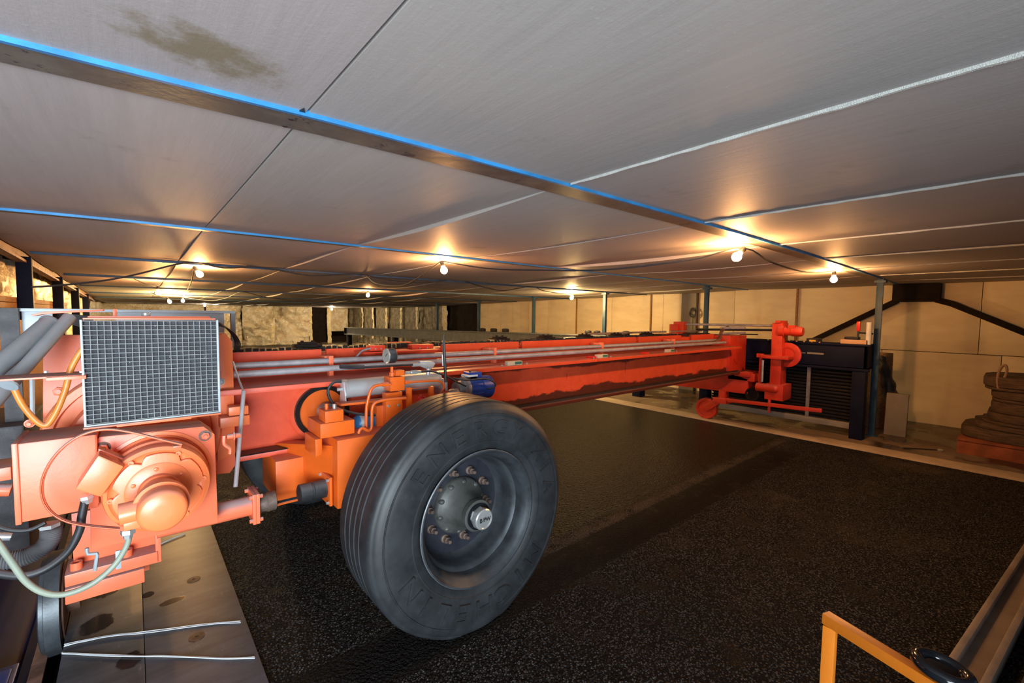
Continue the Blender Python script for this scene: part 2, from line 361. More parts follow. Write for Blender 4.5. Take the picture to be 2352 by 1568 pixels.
# ================================================================ SETTING
fl = thing('floor', (3, 5, 0), kind='structure')
b = MB(); b.box(.36, 6.05, -3, 24, -.2, 0); ob('asphalt_slab', b, M['asphalt'], fl)
b = MB(); b.box(6.05, 6.36, -3, 24, -.2, .004); ob('pale_concrete_strip', b, M['kerb'], fl, bev=.004)
b = MB(); b.box(6.36, 8.6, -3, 24, -.2, 0); ob('concrete_slab', b, M['conc'], fl)
for i, (x0, x1) in enumerate(((-.262, -.001), (.001, .362))):
    for y0, y1 in ((-1.0, 1.45), (1.454, 4.2), (4.204, 7.2)):
        b = MB(); b.box(x0, x1, y0, y1, -.03, .012); ob('steel_plate', b, M['plate'], fl, bev=.002)
b = MB(); b.box(-2.5, -.24, -3, 24, -.75, -.62); ob('pit_floor', b, M['darksteel'], fl)
b = MB(); b.box(-.24, .36, -3, 24, -.62, -.05); ob('pit_side', b, M['darksteel'], fl)
b = MB(); b.box(-.262, .36, 7.21, 24, -.05, 0); ob('rear_slab', b, M['darksteel'], fl)
for px, py in ((445, 1330), (452, 1461)):
    q = at(px, py, z=.0135); b = MB(); b.lathe(q-Vector((0,0,.003)), (0,0,1), [(.030, 0), (.030, .003), (.006, .004), (.006, .002)], 24); ob('bolt_cover', b, M['covers'], fl)
def zc(y): return 1.94 if y < 4 else max(1.70, 1.94-.021*(y-4))
ce = thing('ceiling', (3.5, 5, 1.94), kind='structure')
xs = [-.66, .35, 1.28, 2.31, 3.36, 4.40, 5.42, 6.44, 7.46, 8.42]
ys = [-2.95, -.90, 1.24, 3.34, 5.42, 7.50, 9.6, 11.7, 13.8, 16.0, 18.2, 20.4, 22.6]
def panel(x0, x1, y0, y1, sag, tilt):
    nx, ny = 6, 8; b = MB(); v = []
    for t in (0, .03):
        for j in range(ny+1):
            for i in range(nx+1):
                u, w = i/nx, j/ny; x = x0+(x1-x0)*u; y = y0+(y1-y0)*w
                s = -sag*math.sin(PI*w)*(.6+.4*math.sin(PI*u)) - tilt*(1-u)*math.sin(PI*w)
                v.append((x, y, zc(y)+s+t))
    m = (nx+1)*(ny+1); f = []
    for j in range(ny):
        for i in range(nx):
            a = j*(nx+1)+i; f.append((a, a+nx+1, a+nx+2, a+1)); f.append((m+a, m+a+1, m+a+nx+2, m+a+nx+1))
    rim = [i for i in range(nx+1)]+[(j)*(nx+1)+nx for j in range(1, ny+1)]+[ny*(nx+1)+i for i in range(nx-1, -1, -1)]+[j*(nx+1) for j in range(ny-1, 0, -1)]
    for a, c in zip(rim, rim[1:]+rim[:1]): f.append((a, c, c+m, a+m))
    b.add(v, f); return b
for j in range(len(ys)-1):
    for i in range(len(xs)-1):
        if j == 0 and i > 4: pass
        near = j <= 1
        sag = 0.0 if near else (.006+random.random()*.02 if i < 3 else .012+random.random()*.03)
        tilt = 0.0 if near and i < 5 else random.uniform(.0, .02)
        g = .0035 if i < 3 else .005
        ob('ceiling_panel', panel(xs[i]+g, xs[i+1]-g, ys[j], ys[j+1], sag, tilt), M['ceil'], ce)
# roof sheet that closes the gaps from above
b = MB(); b.box(-1.6, 8.7, -3, 23, 2.03, 2.06); ob('roof_sheet', b, M['darksteel'], ce)
# foam beads in the seams of the near boards
M['foam'] = paint('white_foam_bead', (.62, .62, .58), .85, 0, .1, 30, bmp=.6)
def bead(x, y0, y1, w0, w1, h=.008):
    n = 46; b = MB(); v = []
    for i in range(n+1):
        t = i/n; y = y0+(y1-y0)*t; w = w0+(w1-w0)*t; j1, j2 = random.uniform(-.12, .12)*w, random.uniform(-.12, .12)*w
        z = zc(y); hh = h*random.uniform(.7, 1.2)
        v += [(x-w/2+j1, y, z+.006), (x-w*.25, y, z-hh), (x+w*.25, y, z-hh), (x+w/2+j2, y, z+.006)]
    f = []
    for i in range(n):
        for k in range(4):
            f.append((i*4+k, i*4+(k+1) % 4, i*4+4+(k+1) % 4, i*4+4+k))
    b.add(v, f); ob('foam_bead', b, M['foam'], ce)
bead(1.28, 1.17, -.89, .004, .032); bead(2.31, 1.17, -.89, .005, .026); bead(3.36, 1.17, -.89, .006, .024); bead(4.4, 1.17, -.89, .006, .02); bead(5.42, 1.17, -.89, .008, .02)
bead(6.44, 1.17, -.89, .01, .02)
# roof beams: blue edged channels along x
def itp(pts, x):
    for (a, ya), (c, yc) in zip(pts, pts[1:]):
        if x <= c: return ya+(yc-ya)*(x-a)/(c-a)
    return pts[-1][1]
def rbeam(y, x0, x1, w, hgt):
    pts = []; n = 26
    yy_ = spline([Vector((a, c, 0)) for a, c in y], 6) if isinstance(y, list) else None
    tab = [(p.x, p.y) for p in yy_] if yy_ else None
    for i in range(n+1):
        t = i/n; x = x0+(x1-x0)*t; pts.append((x, itp(tab, x) if tab else y))
    u = MB(); s = MB()
    for side in (0, 1):
        m = u if side else s; v = []
        for x, yy in pts:
            z = zc(yy)
            if side: q = [(x, yy+.007, z-hgt), (x, yy+w, z-hgt), (x, yy+w, z+.0), (x, yy+.007, z+.0)]
            else: q = [(x, yy-.006, z-hgt-.003), (x, yy+.006, z-hgt-.003), (x, yy+.006, z+.006), (x, yy-.006, z+.006)]
            v += q
        f = [(0,1,2,3), tuple(4*n+k for k in (3,2,1,0))]
        for i in range(n):
            for k in range(4): f.append((i*4+k, i*4+(k+1) % 4, i*4+4+(k+1) % 4, i*4+4+k))
        m.add(v, f)
    o = ob('roof_beam', u, M['beamunder'], ce); ob('blue_edge', s, M['beamblue'] if (tab or y < 5) else M['beamshade'], o); return o
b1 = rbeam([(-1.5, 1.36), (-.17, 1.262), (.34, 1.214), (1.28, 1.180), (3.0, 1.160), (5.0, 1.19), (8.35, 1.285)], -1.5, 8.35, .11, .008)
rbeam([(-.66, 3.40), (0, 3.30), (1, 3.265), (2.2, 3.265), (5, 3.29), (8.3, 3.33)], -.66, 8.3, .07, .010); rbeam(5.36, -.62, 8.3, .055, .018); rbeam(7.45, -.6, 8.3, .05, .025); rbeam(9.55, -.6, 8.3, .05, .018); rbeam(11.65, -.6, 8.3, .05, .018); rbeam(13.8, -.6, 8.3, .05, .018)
for px, py in ((668, 275), (655, 291)):
    q = at(px, py, z=1.931); b = MB(); b.lathe(q, (0,0,1), [(.006, 0), (.006, .002)], 12); ob('bolt_hole', b, M['black'], b1)
q = at(692, 262, z=1.936); b = MB(); b.prism([q+Vector(v) for v in ((-.03, .0, 0), (-.008, -.012, 0), (-.003, -.035, 0), (.006, -.012, 0), (.028, -.002, 0), (.03, .02, 0), (-.03, .02, 0))], (0, 0, .003)); ob('corner_notch', b, M['black'], ce)
# right wall : plywood sheets
wr = thing('wall_right', (8.45, 6, 0), kind='structure')
seams_up = [-1.6, .469, 1.8, 2.58, 3.59, 4.287]
seams_up = [-1.6, -.6, .47, 1.5, 2.58, 3.59]
for y0, y1 in zip(seams_up, seams_up[1:]):
    b = MB(); b.box(8.40, 8.43, y0+.003, y1-.003, 1.004, 2.02); ob('plywood_panel', b, M['ply'], wr, bev=.003)
for y0, y1 in zip([-1.6, -.8, .26, 1.45, 2.6, 3.59], [-.8, .26, 1.45, 2.6, 3.59, 3.59]):
    if y1 > y0: b = MB(); b.box(8.402, 8.43, y0+.003, y1-.003, .0, .996); ob('plywood_panel', b, M['ply'], wr, bev=.003)
for y0, y1 in ((3.59, 4.28), (4.6, 5.03), (5.03, 5.31), (5.31, 6.33), (6.33, 7.39), (7.39, 8.4), (8.4, 9.5), (9.5, 10.4), (10.4, 11.45)):
    b = MB(); b.box(8.40, 8.43, y0+.003, y1-.003, .0, 2.0); ob('plywood_panel', b, M['ply'], wr, bev=.003)
b = MB(); b.box(8.33, 8.43, 4.29, 4.59, 0, 2.0); ob('pilaster', b, M['greypanel'], wr, bev=.005)
for y in (7.39, 5.31, 2.58):
    b = MB(); b.box(8.375, 8.402, y-.015, y+.015, 1.0, 1.97); ob('batten', b, M['wood'], wr)
b = MB(); b.box(8.44, 8.6, -3, 23, 0, 2.05); ob('backing', b, M['brownsteel'], wr)
# foil lining beyond the plywood with taped seams
def sheet(ax, c, a0, a1, z0, z1, na, nz, amp, seed, sc=2.2):
    v = []; f = []
    for j in range(nz+1):
        for i in range(na+1):
            a = a0+(a1-a0)*i/na; z = z0+(z1-z0)*j/nz
            d = mnoise.ridged_multi_fractal(Vector((a*sc, z*sc*1.3, seed)), .9, 2.1, 4, 1.0, 2.0)*amp*.55+mnoise.noise(Vector((a*.9+seed, z, seed)))*amp
            v.append((c-d, a, z) if ax == 'x' else (a, c-d, z))
    for j in range(nz):
        for i in range(na): q = j*(na+1)+i; f.append((q, q+1, q+na+2, q+na+1))
    return MB().add(v, f)
fy = [11.5, 13.34, 15.3, 16.65, 18.0, 19.4, 20.6, 22.4]
for k, (a, c) in enumerate(zip(fy, fy[1:])):
    if k == 0: b = MB(); b.box(8.41, 8.43, a, c, 0, 2.0); ob('opening_shade_panel', b, M['brownsteel'], wr)  # dark panel standing in for the shade inside a wall opening
    else: ob('foil_sheet', sheet('x', 8.40, a, c, 0, 2.0, 20, 20, .05, k), M['foildark'], wr, sharp=60)
for y in fy[1:-1]:
    w = .16 if y < 14 else .08
    ob('foil_tape', sheet('x', 8.30, y-w, y+w, .3, 1.9, 4, 26, .06, y, 5), M['tape'], wr, sharp=60)
# back wall of foil blankets
wb = thing('wall_back', (3.5, 22.5, 0), kind='structure')
def bx(px): return at(px, 740, y=22.0).x
X0 = [bx(p) for p in (470, 552, 621, 706)]
for k in range(3):
    ob('foil_blanket', sheet('y', 22.0, X0[k]+.01, X0[k+1]-.01, 0, 1.78, 56, 56, .50, 3.3*k+1, .9), M['foilback'], wb, sharp=60)
b = MB(); b.box(-1.5, 8.6, 22.45, 22.6, 0, 2.05); ob('backing', b, M['brownsteel'], wb)
ob('foil_blanket', sheet('y', 22.2, -1.4, X0[0], 0, 1.78, 30, 20, .2, 9, .9), M['foil'], wb, sharp=60)
ob('foil_blanket', sheet('y', 21.9, bx(756), bx(796), .55, 1.78, 16, 20, .08, 5, 1.2), M['foil'], wb, sharp=60)
ob('foil_tape', sheet('y', 21.8, bx(617), bx(627), .0, 1.78, 4, 30, .12, 2, 4), M['tape'], wb, sharp=60)
ob('foil_tape', sheet('y', 21.8, bx(707), bx(713), .0, 1.78, 4, 30, .12, 6, 4), M['tape'], wb, sharp=60)
ob('foil_tape', sheet('y', 21.8, bx(747), bx(756), .0, 1.78, 4, 30, .12, 8, 4), M['tape'], wb, sharp=60)
b = MB(); b.box(bx(800), 8.4, 22.1, 22.3, 0, 1.8); ob('dull_sheet', b, M['foildark'], wb)
# left wall
wl = thing('wall_left', (-.7, 9, 0), kind='structure')
for k, (a, c) in enumerate(((2.6, 5.4), (5.4, 7.5), (7.5, 9.6), (9.6, 11.65), (11.65, 15), (15, 22.4))):
    ob('foil_sheet', sheet('x', -.90, a, c, .0, 1.86, 26, 26, -.13, 20+k, 1.4), M['foil'], wl, sharp=60)
b = MB(); b.box(-1.5, -1.3, 2.6, 23, 0, 2.05); ob('backing', b, M['brownsteel'], wl)
b = MB(); n = 10
for i in range(n):
    y0, y1 = 2.6+i*1.15, 2.6+(i+1)*1.15; b.bar((-.685, y0, zc(y0)-.045), (-.685, y1, zc(y1)-.045), .03, .09); b.bar((-.665, y0, zc(y0)-.09), (-.665, y1, zc(y1)-.09), .06, .02)
ob('edge_rail', b, M['rust'], wl)
for y in (5.35, 7.5, 9.6, 11.65):
    b = MB(); b.box(-.70, -.61, y-.03, y+.03, 1.35 if y < 6 else 0, zc(y)-.05); ob('wall_post', b, M['navy'], wl, bev=.004)
for k in range(3):
    b = MB(); b.box(-.80, -.70, 3.0, 9.0, 1.40+.045*k, 1.442+.045*k); ob('timber_plank', b, M['wood'], wl, bev=.003)
b = MB(); b.box(-.78, -.72, 3.0, 9.0, .0, 1.4); ob('timber_board', b, M['wood'], wl)

# ================================================================ POSTS AND FAR BEAM
pl = [(1.25, 'blue steel post beside the navy trough, tallest and nearest post', 0),
      (3.40, 'slim blue post rising behind the far end of the orange gantry', 0),
      (5.40, 'slim blue post standing on the long steel beam between three grey pads', 1.07),
      (7.40, 'slim blue post on the long steel beam, left of the lone wall bulb', 1.03),
      (9.50, 'slim blue post at the edge where plywood wall meets dark opening', .99),
      (11.6, 'thin blue post standing in front of the dark opening', .95)]
for y, lab, z0 in pl:
    x = 6.95; zt = zc(y)
    t = thing('support_post', (x, y, z0), lab, 'post', 'blue posts holding the roof beams')
    b = MB(); b.box(x-.025, x+.025, y-.028, y+.028, z0, zt-.0); b.box(x-.033, x-.025, y-.034, y+.034, z0, zt-.0); ob('shaft', b, M['postblue'], t, bev=.003)
    b = MB(); b.box(x-.05, x+.05, y-.055, y+.055, z0, z0+.012); ob('foot_plate', b, M['postblue'], t)
    b = MB(); b.box(x-.05, x+.05, y-.055, y+.055, zt-.055, zt-.03); ob('head_plate', b, M['postblue'], t)
def zb(y): return 1.09-(y-4.4)*.0185
t = thing('long_steel_beam', (6.95, 11, 0), 'long grey steel beam on navy legs running in front of plywood wall', 'beam')
A, B = (6.95, 4.3, zb(4.3)), (6.95, 19.0, zb(19.0))
def dz(p, d): return (p[0], p[1], p[2]+d)
b = MB(); b.bar(dz(A, -.01), dz(B, -.01), .22, .02); b.bar(dz(A, -.14), dz(B, -.14), .02, .26); b.bar(dz(A, -.28), dz(B, -.28), .22, .02)
ob('girder', b, M['duct'], t)
for y in (4.6, 9.5, 14.4, 18.7):
    b = MB(); b.box(6.87, 7.03, y-.08, y+.08, 0, zb(y)-.28); ob('leg', b, M['navy'], t, bev=.004)
b = MB(); b.box(6.84, 7.06, 19.0, 19.03, zb(19)-.28, zb(19)); ob('end_cap', b, M['navy'], t)
names = ['leftmost dark round pad on the far grey beam', 'second dark round pad from left on the far grey beam', 'third dark round pad from left, just left of a blue post',
         'dark round pad just left of the middle blue post on the beam', 'dark round pad close behind the middle blue post', 'rightmost dark round pad on the far grey beam']
for (px, py), lab in zip(((1108, 756), (1134, 757), (1161, 757), (1351, 760), (1371, 762), (1438, 764)), names):
    q = at(px, py, x=6.95); y = q.y; z = zb(y); r = .085 if px < 1200 else .065
    b = MB(); b.lathe((6.95, y, z), (0,0,1), [(r, 0), (r*1.05, .02), (r*1.05, .07), (r*.8, .085), (r*.3, .09)], 20)
    ob('rubber_pad', b, M['darksteel'], None, label=lab, cat='pad', group='round pads on the far beam')
# ================================================================ BULBS AND CABLES
bl = [((1692, 590), dict(z=1.845), 'nearest lit bulb, tilted beside the wide roof beam', (.045, -.02, .05)),
      ((1915, 642), dict(z=1.84), 'lit bulb rightmost, above the navy trough and left of near post', (.0, .0, .06)),
      ((1020, 621), dict(y=3.50), 'lit bulb hanging over the middle of the gantry beside second roof beam', (-.02, -.0, .06)),
      ((459, 630), dict(y=5.62), 'lit bulb above the wire grille, below third roof beam', (-.03, 0, .05)),
      ((363, 672), dict(y=7.75), 'lit bulb at far left, above left half of wire grille', (0, 0, .07)),
      ((390, 693), dict(y=11.0), 'small far lit bulb, left one of the low far pair', (-.03, 0, .06)),
      ((420, 691), dict(y=12.0), 'small far lit bulb, right one of the low far pair', (.0, 0, .07)),
      ((845, 678), dict(y=7.9), 'lit bulb centre back, in front of foil wall tape strips', (0, 0, .07)),
      ((1313, 684), dict(y=5.75), 'lit tilted bulb in front of yellow plywood wall', (.05, 0, .04)),
      ((762, 710), dict(y=19.5), 'tiny white bulb near dark gap in the foil back wall', (0, 0, .07)),
      ((470, 702), dict(y=19.5), 'tiny far lit bulb just above the grey channel end', (0, 0, .07))]
bulbpos = []
for (px, py), k, lab, d in bl:
    c = at(px, py, **k); d = Vector(d).normalized()
    t = thing('light_bulb', c+d*.06, lab, 'light bulb', 'festoon bulbs under the ceiling')
    r = .031
    b = MB(); b.lathe(c-d*r, d, [(.001, 0), (r*.5, .004), (r*.87, .016), (r, r), (r*.9, r*1.45), (r*.6, r*1.9), (.015, r*2.35), (.013, r*2.5)], 18)
    ob('glass_globe', b, M['bulb3' if px in (762, 470) else 'bulb2' if px in (1313, 390, 420) else 'bulb'], t)
    b = MB(); b.lathe(c+d*.042, d, [(.016, 0), (.018, .004), (.018, .035), (.013, .045)], 12); ob('socket', b, M['black'], t)
    bulbpos.append(c+d*.085)
def cable(segs, r, lab, name='hanging_cable'):
    """segs: list of (anchorA, anchorB, [pixels between]) with anchors as world points"""
    pts = []
    for A, B, mid in segs:
        pts.append(A); pts += [vat(px, py, A, B) for px, py in mid]
    pts.append(segs[-1][1]); b = MB(); b.tube(pts, r, 6, 4)
    ob(name, b, M['black'], None, label=lab, cat='cable', group='black lighting cables under the ceiling')
B1, B2, B3, B4, B5, B6, B7, B8, B9, B10, B11 = bulbpos
a1 = at(71, 659, x=-.60); a2 = at(405, 607, y=5.3); a3 = at(599, 613, y=5.3); a4 = at(828, 629, y=5.3)
cable([(a1, a2, [(136, 655), (239, 644), (313, 630)]), (a2, a3, [(454, 603), (515, 615)]), (a3, a4, [(712, 632)]), (a4, B3, [(861, 649), (903, 656), (941, 649)])], .008, 'black cable from left wall post drooping to the bulb over the gantry')
cable([(B3, B1, [(1118, 616), (1235, 620), (1376, 620), (1513, 606), (1608, 592)]), (B1, B2, [(1772, 602), (1852, 625)])], .0065, 'black cable linking the bulb over the gantry to the two right bulbs')
a5 = at(1048, 640, y=5.3); a6 = at(1221, 657, y=5.45)
cable([(a4, a5, [(899, 643), (985, 649)]), (a5, a6, [(1100, 656), (1156, 667)]), (a6, B9, [(1250, 668)])], .007, 'black cable looping towards the tilted bulb at plywood wall')
a7 = at(556, 670, y=9.5); a8 = at(420, 684, y=9.5)
cable([(B7, a7, [(480, 690), (520, 684)]), (a7, B8, [(610, 682), (700, 690), (790, 680)])], .007, 'dark cable along far ceiling between foil wall bulbs')
cable([(B4, B7, [(436, 655)]) ], .006, 'thin cable dropping from grille bulb to far pair of bulbs')
for bb, lab in ((B5, 'short cable dropping to far left bulb over the grille'), (B6, 'short cable dropping to left one of the low far pair'), (B10, 'short cable dropping to tiny white bulb at dark gap'), (B11, 'short cable dropping to tiny bulb above grey channel end')):
    tp = Vector((bb.x-.25, bb.y, zc(bb.y)-.004)); b = MB(); b.tube([tp, tp.lerp(bb, .5)-Vector((0, 0, .02)), bb], .005, 6, 4); ob('hanging_cable', b, M['black'], None, label=lab, cat='cable', group='black lighting cables under the ceiling')
# ================================================================ GANTRY
G = thing('gantry_machine', (3.3, 2.9, 0), 'long orange steel gantry with motor end, grille box and far wheeled leg', 'machine')
OM = M['orange']
b = MB(); b.box(.30, 6.45, 2.62, 3.2, .72, 1.05)
ob('main_beam', b, M['girder'], G)
b = MB(); b.box(.30, 6.40, 2.52, 3.3, .697, .722); ob('lower_flange', b, M['girder'], G, bev=.002)
b = MB(); b.box(.30, 1.2, 2.515, 2.60, .722, .728); b.box(1.2, 6.2, 2.56, 2.62, .722, .735); ob('grease_strip', b, M['grease'], G)
b = MB(); b.box(.30, 5.95, 2.43, 3.35, 1.046, 1.072); ob('upper_flange', b, M['girder'], G, bev=.002)
b = MB()
for x0, x1 in ((.36, .87), (.90, 1.21), (1.72, 2.46), (2.50, 4.15), (4.20, 5.1), (5.35, 5.95)): b.box(x0, x1, 2.80, 2.83, 1.135, 1.218)
b.box(.36, 6.0, 2.83, 3.1, 1.072, 1.19); b.box(1.0, 5.95, 2.79, 2.80, 1.075, 1.12)
ob('upper_rail', b, M['girder'], G)
# greasy chain along the rail
b = MB(); x = .37
while x < 5.9:
    w = random.uniform(.022, .03); b.box(x, x+w, 2.825, 2.90+random.uniform(-.01, .01), 1.205, 1.226+random.uniform(0, .012)); x += w+.008
ob('drive_chain', b, M['grease'], G, kind='stuff')
for px, py in ((707, 795), (1149, 783), (1255, 780), (1344, 777), (1417, 775), (1487, 770)):
    q = at(px, py, y=2.9); z = 1.222
    b = MB(); b.box(q.x-.075, q.x+.075, 2.86, 2.96, z, z+.022); b.box(q.x-.05, q.x+.05, 2.87, 2.95, z+.022, z+.035); b.cyl((q.x-.03, 2.91, z+.03), (q.x-.03, 2.91, z+.045), .01, 8); b.cyl((q.x+.03, 2.91, z+.03), (q.x+.03, 2.91, z+.045), .01, 8)
    o = ob('chain_block', b, M['brownsteel'], G, bev=.003)
    b = MB(); b.box(q.x+.03, q.x+.12, 2.84, 2.875, 1.215, 1.225); ob('guide_pad', b, M['teal'], o)
def pipe_z(px, py, y): return at(px, py, y=y).z
z1 = pipe_z(540, 841, 2.66); z2 = pipe_z(540, 861, 2.58)
b = MB(); b.cyl((.37, 2.68, z1), (5.85, 2.68, z1-.012), .017, 16); ob('conduit_pipe', b, M['pipe'], G)
b = MB(); b.cyl((.37, 2.60, z2), (5.85, 2.60, z2-.004), .017, 16); ob('conduit_pipe', b, M['pipe'], G)
for i, x in enumerate((.88, 2.1, 3.4, 4.7)):
    b = MB(); b.box(x-.012, x+.012, 2.655, 2.70, 1.07, z1+.03); b.box(x-.025, x+.025, 2.70, 2.79, z1-.01, z1+.025); ob('pipe_bracket', b, M['orange'], G, bev=.002)
    b = MB(); b.lathe((x-.008, 2.68, z1-.003*i), (1,0,0), [(.0195, 0), (.0195, .016)], 14); ob('pipe_clamp', b, M['steel'], G)
for px, py in ((1156, 833), (1363, 818), (1512, 805)):
    q = at(px, py, z=1.078)
    b = MB(); b.box(q.x-.07, q.x+.07, 2.455, 2.49, 1.072, 1.103); o = ob('terminal_block', b, M['cream'], G, bev=.002)
    b = MB(); b.box(q.x+.0, q.x+.06, 2.450, 2.456, 1.08, 1.098); ob('terminal_strip', b, M['teal'], o)
    for dx in (-.12, .12): b = MB(); b.lathe((q.x+dx, 2.46, 1.072), (0,0,1), [(.007, 0), (.007, .012)], 6); ob('bolt', b, M['chrome'], G)
for px in (1235, 1448):
    q = at(px, 808, z=1.078); b = MB(); b.box(q.x-.03, q.x+.03, 2.47, 2.53, 1.072, 1.09); ob('lug', b, M['red'], G)
# sensor boxes on top of the rail
for (p0, p1), mt, yy in ((((850, 806), (886, 793)), 'red', 2.66), (((898, 799), (946, 785)), 'red', 2.95), (((947, 804), (996, 790)), 'red', 2.72)):
    A = at(*p0, y=yy); B = at(*p1, y=yy); b = MB(); b.box(A.x, B.x, yy, yy+.07, A.z, B.z); o = ob('sensor_box', b, M['redorange'], G, bev=.003)
    for fx in (.35, .7): b = MB(); b.lathe((A.x+(B.x-A.x)*fx, yy-.002, A.z+.012), (0,1,0), [(.005, 0), (.005, .006)], 8); ob('screw', b, M['chrome'], o)
A = at(835, 811, y=2.64); B = at(1010, 806, y=2.64); b = MB(); b.box(A.x, B.x, 2.64, 2.80, A.z-.003, A.z+.004); ob('sensor_plate', b, M['redorange'], G)
b = MB(); b.tube([at(852, 800, y=2.66), at(835, 804, y=2.68), at(822, 815, y=2.7), at(812, 828, y=2.72)], .006, 8); ob('sensor_cable', b, M['steel'], G)
# round greasy ring plate on the web
c = at(741, 944, y=2.60)
b = MB(); b.lathe((c.x, 2.62, c.z), (0,-1,0), [(.148, 0), (.148, .035), (.125, .035), (.125, .0)], 48, False); rg = ob('ring', b, M['grease'], G)
b = MB(); b.lathe((c.x, 2.62, c.z), (0,-1,0), [(.126, 0), (.126, .018)], 48); ob('ring_plate', b, M['orange_carriage'], G, label='orange disc inside greasy black ring')
b = MB(); b.lathe((c.x, 2.62, c.z), (0,-1,0), [(.175, 0), (.165, .008), (.15, .008)], 48); ob('raised_boss', b, M['girder'], G)
b = MB(); b.lathe(at(748, 943, y=2.58), (0,-1,0), [(.05, 0), (.05, .06), (.042, .06), (.042, .03), (.001, .03)], 32, False); ob('bearing', b, M['steel'], G)
# ---- near end frame
def PX(px, py, y): return at(px, py, y=y)
Y = 2.5
b = MB(); b.prism([PX(*p, Y) for p in ((98, 770), (518, 765), (534, 785), (541, 1068), (528, 1086), (300, 1110), (98, 1040))], (0, .035, 0)); ob('end_plate', b, OM, G, bev=.003)
b = MB(); b.prism([PX(*p, 2.48) for p in ((497, 770), (518, 765), (534, 785), (541, 1040), (500, 1060))], (0, .015, 0)); ob('end_plate_flange', b, M['orange_clean'], G, bev=.002)
c = PX(318, 1010, 2.42)
b = MB(); b.lathe((c.x, 2.5, c.z), (0,-1,0), [(.30, 0), (.30, .05), (.292, .06), (.265, .06), (.26, .04), (.22, .04), (.21, .09), (.13, .11)], 64); ob('gear_housing', b, M['orange_clean'], G, sharp=50)
b = MB(); b.box(PX(478, 0, 2.4).x, PX(550, 0, 2.4).x, 2.38, 2.46, PX(520, 980, 2.4).z, PX(520, 957, 2.4).z); b.box(PX(500, 0, 2.4).x, PX(548, 0, 2.4).x, 2.385, 2.45, PX(520, 955, 2.4).z, PX(520, 935, 2.4).z); ob('clamp_lug', b, M['orange_clean'], G, bev=.004)
for (px, py), r, mt, yy in (((135, 898), .018, 'orange', 2.5), ((507, 876), .013, 'chrome', 2.475), ((68, 972), .012, 'orange', 2.42)):
    q = PX(px, py, yy); b = MB(); b.lathe(q, (0,-1,0), [(r*1.25, 0), (r*1.25, .003)], 20); b.lathe(q, (0,-1,0), [(r, .003), (r, .012), (r*.6, .014)], 6); b.lathe(q, (0,-1,0), [(r*.5, .012), (r*.5, .02)], 12); ob('hex_bolt', b, M[mt], G, sharp=25)
# grille box
Y = 2.0; A = PX(199, 975, Y); B = PX(497, 737, Y)
x0, x1, zz0, zz1 = A.x, B.x, A.z, B.z
b = MB(); b.box(x0, x1, Y+.012, Y+.06, zz0, zz1); gb = ob('cooler_core', b, M['filter'], G)
b = MB(); w = .0035; n = 21; rows = 22
for i in range(n+1): x = x0+(x1-x0)*i/n; b.cyl((x, Y+.002, zz0), (x, Y+.002, zz1), .0010, 5)
for j in range(rows+1): z = zz0+(zz1-zz0)*j/rows; b.cyl((x0, Y, z), (x1, Y, z), .0010, 5)
ob('wire_grid', b, M['wire'], gb, kind='stuff')
b = MB(); b.box(x0-.006, x0, Y-.002, Y+.07, zz0-.004, zz1+.004); b.box(x1, x1+.006, Y-.002, Y+.07, zz0-.004, zz1+.004); b.box(x0-.006, x1+.006, Y-.002, Y+.065, zz0-.008, zz0-.003); ob('side_frame', b, M['grey'], gb, bev=.001)
b = MB(); b.box(x0-.008, x1+.006, Y-.012, Y+.10, zz0-.014, zz0-.0085); ob('bottom_tray', b, OM, gb, bev=.001)
b = MB(); b.box(x0+.002, x1-.004, Y-.006, Y+.07, zz1+.005, zz1+.010); b.box(x0+.012, x1-.016, Y+.03, Y+.09, zz1+.0095, zz1+.016); ob('top_tray', b, OM, gb, bev=.001)
for k in range(14):
    q = Vector((random.uniform(x0+.01, x1-.01), Y+.011, random.uniform(zz0+.01, zz1-.01))); s = random.uniform(.0006, .0016)
    b = MB(); b.ball(q, s, n=6); ob('paint_speck', b, M['white'], gb)
b = MB(); q = PX(335, 722, 2.07); b.lathe(q-Vector((0,0,.006)), (0,0,1), [(.012, 0), (.013, .003), (.013, .010), (.011, .012)], 20); ob('filler_cap', b, M['chrome'], gb)
b = MB(); A = PX(268, 985, 2.03); B = PX(440, 968, 2.03); b.box(A.x, B.x, 2.03, 2.10, A.z+.006, A.z+.014); ob('bracket', b, M['orange_clean'], G, bev=.001)
for k in range(2):
    q = PX(200+k*8, 850, 2.05)
# junction box on the left
Y = 2.05; A = PX(40, 1202, Y); B = PX(204, 1003, Y)
b = MB(); b.box(A.x, PX(176, 0, Y).x, Y, Y+.20, A.z, B.z+.005); jb = ob('junction_box', b, OM, G, bev=.004)
b = MB(); b.box(PX(178, 0, Y).x, B.x+.006, Y+.003, Y+.20, A.z+.012, B.z+.004); ob('box_side', b, OM, jb, bev=.003)
b = MB(); b.box(A.x-.004, A.x+.010, Y-.006, Y+.205, A.z-.004, B.z+.008); ob('box_lid_rim', b, OM, jb, bev=.003)
q = PX(113, 1210, 2.12); b = MB(); b.lathe(q+Vector((0,0,.012)), (0,0,-1), [(.028, 0), (.028, .012), (.024, .014)], 6); ob('gland_nut', b, M['chrome'], jb)
b = MB(); b.tube([PX(*p, 2.12) for p in ((118, 1212), (116, 1235), (98, 1258), (60, 1278), (10, 1288), (-40, 1292))], .025, 14, 14, rf=lambda i: 1+.16*(i % 2)); ob('corrugated_hose', b, M['ribhose'], G, sharp=20)
